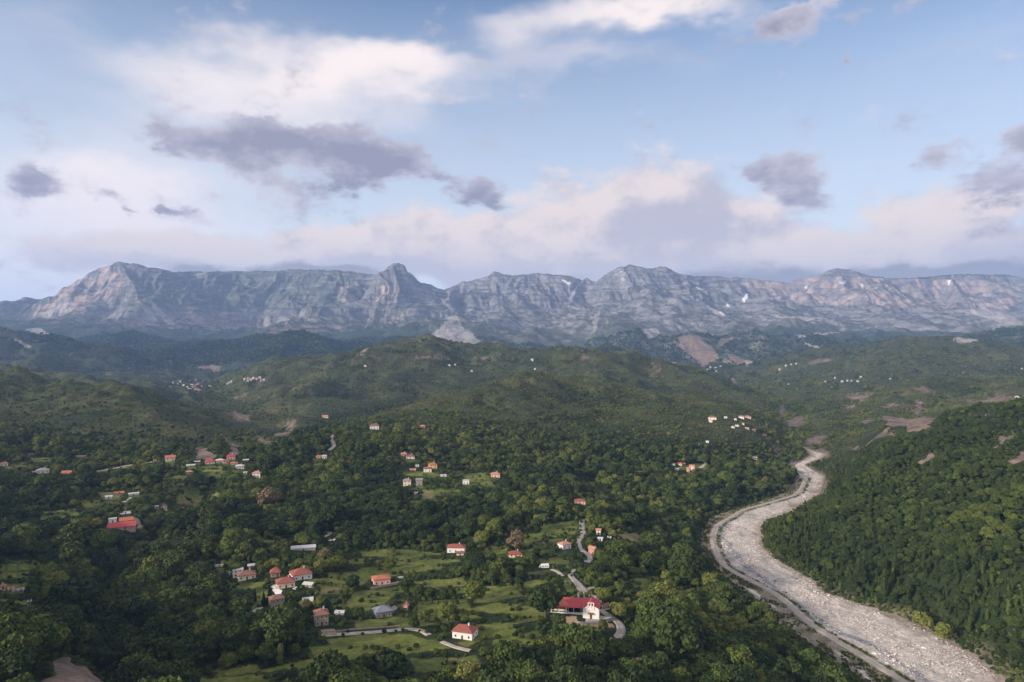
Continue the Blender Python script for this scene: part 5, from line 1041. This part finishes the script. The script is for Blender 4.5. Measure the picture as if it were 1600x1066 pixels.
# keep the plateau's trees smaller round the fields and houses
vil = np.zeros(len(x), bool)
for p in LAYERS['village']: vil |= inpoly(x, y, p)
vil &= y < 1000
size = np.where((nearfield | vil) & (y > 330) & (y < 1000), size*.58, size); ok &= ~(vil & (r.uniform(0, 1, len(x)) < .36+.6*sstep(-.1, .3, fbm(x/34, y/24, 3, 507))))
x, y, z, size, px, py, nearfield, thin = [a[ok] for a in (x, y, z, size, px, py, nearfield, thin)]
rightbank = (x > river_edges(y)[1]) & (y < 1200)
tint = .30+.30*fbm(x/60, y/60, 3, 511)+.34*fbm(x/230, y/230, 2, 513)+r.normal(0, .17, len(x))+.20*thin+.12*sstep(1000, 1600, y)*(y < 3400)  # crest scrub tinted lighter, partly sunlight put into the foliage colour
tint += .14*nearfield*(r.uniform(0, 1, len(x)) > .5); tint = np.where(rightbank, .66*tint+.07, tint); tint = np.clip(tint, .02, .84); tint[r.uniform(0, 1, len(x)) > .9985] = .98
kind = r.integers(0, 6, len(x)); pop = ((rightbank & (river_dist(x, y) < 60) & (r.uniform(0, 1, len(x)) > .45)) | (r.uniform(0, 1, len(x)) > .985)) & (y < 1100)
shr = (y > 900) & (y < 4000) & (r.uniform(0, 1, len(x)) < .25+.4*thin); rot = r.uniform(0, 6.283, len(x))

def make_tree(x, y, z, s, rz_, crown, trunk, t, name, label, cat, group=None, sxy=1.0):
    e = empty(name, (x, y, z-.15), rz_); e.scale = (s*sxy, s*sxy, s); tag(e, label, cat, group)
    c = link(bpy.data.objects.new('crown', crown)); c.parent = e; c['tint'] = float(t)
    k = link(bpy.data.objects.new('trunk', trunk)); k.parent = e; return e, c
# the trees that show largest in the photo stand as individuals
infr = (px > 4) & (px < 1596) & (py < 1080) & (~pop)
sizepx = np.where(infr, size*9*F0/y, 0)
order = np.argsort(-sizepx)[:300]
LM = [((722,985),'the white bungalow in the lowest field'),((597,905),'the pink-walled house'),((503,962),'the tall stone house with dark red roof'),((434,945),'the rubble stone tower house'),((600,955),'the slate-roofed house'),
 ((455,905),'the white yard'),((386,900),'the low cream house'),((925,950),'the white church'),((870,950),'the red pavilion'),((960,985),'the road bend by the church'),((712,860),'the long white house'),((780,1023),'the bottom lane'),((110,1050),'the bare earth bank'),
 ((40,925),'the left meadow houses'),((560,1010),'the field under the gravel lane'),((357,1040),'the lowest meadow'),((1120,880),'the bend of the dirt track'),((1250,960),'the middle of the dirt track'),((1345,1040),'the lower end of the dirt track'),((1210,860),'the inner bend of the riverbed'),
 ((1340,950),'the right bank of the riverbed'),((1480,1005),'the pale feathery trees'),((1560,1060),'the lower right river edge'),((200,1000),'the dark gully'),((60,960),'the left spur'),((1065,925),'the small clearing'),((190,825),'the red-roofed farm'),((900,1060),'the bottom edge below the church'),((1100,1050),'the bottom edge left of the track'),((280,940),'the wooded slope above the gully')]
def where_(a, b_):
    d = [math.hypot(a-q[0][0], b_-q[0][1]) for q in LM]; i = int(np.argmin(d)); (qx, qy), nm = LM[i]; dx, dy = a-qx, b_-qy
    s = ('left of' if dx < 0 else 'right of') if abs(dx) > abs(dy) else ('above' if dy < 0 else 'below')
    return ('just ' if d[i] < 22 else 'well ' if d[i] > 65 else '')+s+' '+nm
KN = ['round', 'upright', 'wide', 'full', 'compact', 'many-lobed']
ZN = [('in the dark wood at the bottom left corner', 'bottom left wood'), ('in the wood in front of the lowest village fields', 'wood below the village fields'), ('in the wood below the white church', 'wood below the church'), ('on the wooded slope right of the riverbed', 'wooded slope right of the riverbed')]
TN = ['deep green', 'mid green', 'light yellow-green']
NEAR = []; src_crowns = {}; SZ = float(np.median(sizepx[order]))
for i in order:
    rb = bool(rightbank[i]); zn = 3 if rb else (0 if px[i] < 330 else 1 if px[i] < 800 else 2); tn = 0 if tint[i] < .36 else 1 if tint[i] < .6 else 2
    e, c = make_tree(float(x[i]), float(y[i]), float(z[i]), float(size[i]), float(rot[i]), CR[kind[i]], TRK_M[kind[i]], tint[i], 'broadleaf_tree', '%s %s %s tree %s' % ('large' if sizepx[i] > SZ else 'smaller', KN[kind[i]], TN[tn], where_(px[i], py[i])), 'tree', 'trees of the %s' % ZN[zn][1])
    src_crowns.setdefault(int(kind[i]), c); NEAR.append(e)
rest = np.ones(len(x), bool); rest[order] = False
byl = {}
for e in NEAR: byl.setdefault(e['label'], []).append(e)
for lb, es in byl.items():
    if len(es) > 1:
        es.sort(key=lambda e: e.location.y); wd = ['nearer', 'farther'] if len(es) == 2 else ['nearest', 'middle', 'farthest'] if len(es) == 3 else ['nearest', 'second', 'third', 'fourth', 'fifth', 'sixth', 'seventh', 'eighth']
        for q, e in enumerate(es):
            if q < len(wd): e['label'] = wd[q]+' '+lb
# named single trees among the fields: column, row of the foot, height in photo pixels, kind, tint, label
SOLO = [(398,942,22,'c',.2,'dark conical cypress standing on the slope below the low cream house'),(421,946,30,'c',.1,'tall near-black cypress against the stone tower house wall'),(412,948,24,'c',.15,'shorter near-black cypress at left side of the taller cypress'),
 (551,922,22,'b',.15,'dark upright tree at the end of the hedge left of the pink-walled house'),(608,894,24,'b',.55,'round lone olive-green tree above the pink-walled house'),(527,892,24,'b',.6,'light olive tree at left end of the upper meadow'),
 (437,1040,34,'p',.72,'tall bright yellow-green tree rising above the lowest meadow'),(418,1040,34,'b',.3,'broad dark tree left of the tall bright yellow-green one'),(357,1044,24,'b',.6,'small round yellowish tree alone on the lowest meadow'),
 (742,945,34,'b',.62,'big olive-coloured tree on the hedge between two upper meadows'),(837,828,22,'b',.35,'round dark tree with pale top at edge of the steep upper field'),(772,838,26,'b',.62,'light olive tree with rounded crown at the forest edge'),
 (752,856,28,'b',.7,'yellowish tree beside the long white house at the forest edge'),(806,862,30,'b',.99,'broad brownish-grey tree behind the low pinkish roof'),(418,796,36,'b',1.0,'reddish-brown bare-looking tree standing in the green forest'),
 (852,965,48,'b',.1,'great dark tree at the left end of the red pavilion'),(873,985,30,'b',.35,'mid green tree in front of sandy church yard'),(919,992,18,'c',.4,'small pointed conifer at the lower edge of the sandy church yard'),(907,993,16,'c',.4,'second pointed conifer left of the small one at the sandy yard'),
 (943,990,20,'b',.45,'round bush-like tree at right edge of the sandy yard'),(967,966,26,'b',.75,'brownish-green tree hiding the end of the parish building'),(700,978,34,'b',.6,'loose greyish tree in the field left above the white bungalow'),(681,972,20,'p',.5,'slim dark tree in a row above the white bungalow'),
 (722,977,24,'b',.5,'dull green tree directly behind the white bungalow'),(663,973,20,'b',.6,'round tree beside the slim dark one in the field'),(646,985,22,'b',.25,'dark bushy tree right below the slate-roofed house'),(559,966,18,'b',.3,'small dark tree in the field left of the slate-roofed house'),
 (582,958,12,'p',.3,'thin small tree close to left wall of the slate-roofed house'),(637,928,30,'b',.3,'tall dark tree on the hedge right of the lane wall end'),(654,935,22,'b',.35,'smaller dark tree next to the tall one on the hedge'),(672,936,20,'b',.3,'third dark tree along the hedge to the right'),
 (500,955,22,'b',.75,'yellow-brown rounded tree above the tall stone house'),(477,953,18,'b',.88,'brownish low tree left of the yellow-brown one'),(458,983,28,'b',.65,'olive-green tree left of the cream outhouse'),(706,935,18,'b',.3,'round dark tree at the upper meadow hedge'),(693,935,16,'b',.3,'small dark tree beside the round one at the meadow hedge'),
 (1440,985,30,'b',.78,'pale feathery tree at the right bank foot'),(1475,1005,28,'b',.75,'second pale feathery tree lower on the right bank foot')]
FIRST = {}
for i, (a, b_, hp, kd, t, lb) in enumerate(SOLO):
    X, D, Z = hit(a, b_); hm_ = hp*D/F0; cm, tm, base, nm = {'c': (CYP, CYPT, 12.0, 'cypress_tree'), 'p': (POP, POPT, 14.9, 'poplar_tree'), 'b': (CR[i % 6], TRK_M[i % 6], 9.5, 'broadleaf_tree')}[kd]
    e, c = make_tree(X, D, Z, hm_/base, i*1.7, cm, tm, t, nm, lb, 'tree', sxy=1.25 if kd == 'p' and hp > 30 else 1.0); FIRST.setdefault(kd, c)
X, D, Z = hit(590, 950); bs1 = empty('shrub', (X, D, Z), 0); tag(bs1, 'low green shrub by the upper wall of the slate-roofed house', 'shrub'); s1c = link(bpy.data.objects.new('crown', SHR[0])); s1c.parent = bs1; s1c['tint'] = .4
X, D, Z = hit(560, 920); bs2 = empty('shrub', (X, D, Z), 0); tag(bs2, 'low dark shrub at left end of the pink house wall', 'shrub'); s2c = link(bpy.data.objects.new('crown', SHR[1])); s2c.parent = bs2; s2c['tint'] = .3
def forest(name, label, sel, srcs, scl, sz=None):
    pts = np.stack([x[sel], y[sel], z[sel]-.15], 1).astype(np.float32); me = bpy.data.meshes.new(name); me.vertices.add(len(pts)); me.vertices.foreach_set('co', pts.ravel())
    for an, arr in (('tint', tint[sel]), ('rot', rot[sel]), ('siz', size[sel]*scl)):
        a = me.attributes.new(an, 'FLOAT', 'POINT'); a.data.foreach_set('value', arr.astype(np.float32))
    me.update(); me.materials.append(M_leaf); o = link(bpy.data.objects.new(name, me)); tag(o, label, 'trees' if 'shrub' not in name else 'shrubs', None, 'stuff')
    g = bpy.data.node_groups.new(name, 'GeometryNodeTree'); g.interface.new_socket('Geometry', in_out='INPUT', socket_type='NodeSocketGeometry'); g.interface.new_socket('Geometry', in_out='OUTPUT', socket_type='NodeSocketGeometry')
    N = g.nodes; Lk = g.links; gi = N.new('NodeGroupInput'); go = N.new('NodeGroupOutput'); ins = N.new('GeometryNodeInstanceOnPoints'); jn = N.new('GeometryNodeJoinGeometry')
    for so in srcs:
        oi = N.new('GeometryNodeObjectInfo'); oi.transform_space = 'ORIGINAL'; oi.inputs['Object'].default_value = so; oi.inputs['As Instance'].default_value = True
        Lk.new(oi.outputs['Geometry'], jn.inputs[0])
    def attr(nm): a = N.new('GeometryNodeInputNamedAttribute'); a.data_type = 'FLOAT'; a.inputs['Name'].default_value = nm; return a.outputs['Attribute']
    cx_ = N.new('ShaderNodeCombineXYZ'); Lk.new(attr('rot'), cx_.inputs[2]); rnd = N.new('FunctionNodeRandomValue'); rnd.data_type = 'INT'
    [s_ for s_ in rnd.inputs if s_.name == 'Max' and s_.type == 'INT'][0].default_value = len(srcs)-1
    Lk.new(gi.outputs[0], ins.inputs['Points']); Lk.new(jn.outputs[0], ins.inputs['Instance']); ins.inputs['Pick Instance'].default_value = len(srcs) > 1
    Lk.new([s_ for s_ in rnd.outputs if s_.type == 'INT'][0], ins.inputs['Instance Index']); Lk.new(cx_.outputs[0], ins.inputs['Rotation'])
    cs = N.new('ShaderNodeCombineXYZ'); sa = attr('siz'); [Lk.new(sa, cs.inputs[i]) for i in range(3)]; Lk.new(cs.outputs[0], ins.inputs['Scale'])
    Lk.new(ins.outputs[0], go.inputs[0]); md = o.modifiers.new('trees', 'NODES'); md.node_group = g; return o
cs_ = [src_crowns[k] for k in sorted(src_crowns)]
b1 = rest & ~pop & ~shr
forest('forest', 'dense broadleaf forest covering the valley floor and plateau', b1 & (y < 1100), cs_, 1.0)
forest('hill_forest', 'green broadleaf woods covering the middle and far hills', b1 & (y >= 1100), cs_, 1.0)
forest('riverside_poplars', 'slim pale trees crowded along the right bank of the riverbed', rest & pop, [FIRST['p']], .72)
forest('hill_shrubs', 'low shrubs dotted over the open hillsides', rest & shr & ~pop, [s1c, s2c], 1.75)
# hedges and undergrowth along field edges
xs, ys_ = scatter(235, 900, 3.4, .82); zs_ = H(xs, ys_).astype(float); pxs, pys = proj(xs, ys_, zs_); D0 = ex_at(pxs, pys); kk = (river_dist(xs, ys_) > 1) & ~((D0 > 0) & (ys_ < D0))
nb = np.zeros(len(xs), bool)
for ox in (-5, 0, 5):
    for oy in (-4, 4): D_ = ex_at(pxs+ox*F0/ys_, pys+oy*F0/ys_*.35); nb |= (D_ > 0) & (np.abs(ys_-D_) < .1*D_)
pyk = CY-F0*(zs_+1.6-CAMZ)/ys_; D_ = ex_at(pxs, pyk); kk &= ~((D_ > 0) & (ys_ < D_*.985))
kk &= (nb & (r.uniform(0, 1, len(xs)) > .4)) | (r.uniform(0, 1, len(xs)) > .72) | (river_dist(xs, ys_) < 16)
gin = np.zeros(len(xs), bool)
for p in LAYERS['grass']: gin |= inpoly(xs, ys_, p)
row = ((ys_+7*fbm(xs/50, ys_/50, 2, 541))/15) % 1; keep_b = river_dist(xs, ys_) > 2
for p_, zb_, dm_, sc_ in EXP:
    if zb_ is None: keep_b &= ~(inpoly(pxs, pys, p_) & (ys_ < dm_+4))
kk |= gin & keep_b & (ys_ < 900) & (((row < .16) & (fbm(xs/30, ys_/30, 2, 543) > -.05)) | (r.uniform(0, 1, len(xs)) > .975))
x, y, z = xs[kk], ys_[kk], zs_[kk]; size = r.uniform(.45, 1.1, len(x)); tint = np.clip(.35+.3*fbm(x/40, y/40, 2, 521)+r.normal(0, .13, len(x)), .02, .9); rot = r.uniform(0, 6.28, len(x))
forest('undergrowth_shrubs', 'hedges and undergrowth along the edges of the village fields', np.ones(len(x), bool), [s1c, s2c], 1.0)
# scrub standing on the stony left bank of the bed
yb = np.exp(r.uniform(math.log(400), math.log(1000), 5200)); l, rr_ = river_edges(yb); tx = track_x(yb); u_ = r.uniform(0, 1, len(yb)); xb = np.where(r.uniform(0, 1, len(yb)) < .6, l+(tx-4-l)*u_, np.where(r.uniform(0, 1, len(yb)) < .5, tx+4+4*u_, l+(rr_-l)*(.1+.88*u_)))
fm = fbm(xb/9, yb/16, 3, 531); kk = (fm > np.where(xb > tx+9, .42, -.05)) & (np.abs(xb-tx) > 3.6)
x, y = xb[kk], yb[kk]; z = bed_z(x, y); size = r.uniform(.18, .5, len(x)); tint = np.clip(r.normal(.55, .2, len(x)), .1, .95); rot = r.uniform(0, 6.28, len(x))
forest('riverbank_shrubs', 'low scrub dotted on the stony left bank beside the dirt track', np.ones(len(x), bool), [s1c, s2c], 1.0)

# ------------------------------------------------------------------ air
hm_, b, bs = material('haze'); b.nt.nodes.remove(bs); pv_ = b.n('ShaderNodeVolumePrincipled')
pv_.inputs['Color'].default_value = (.35, .55, 1.0, 1); pv_.inputs['Density'].default_value = HAZE; pv_.inputs['Anisotropy'].default_value = 0.1
b.nt.links.new(pv_.outputs[0], b.nt.nodes['Material Output'].inputs['Volume'])
zlo, zhi = float(min(TZ.min(), -3))-1, float(TZ.max())+12
hb = MB().box(-22500, 22500, -1500, 14500, zlo, zhi).build('haze', hm_); hb['kind'] = 'stuff'; tag(hb, 'thin blue air lying over the whole valley', 'haze')
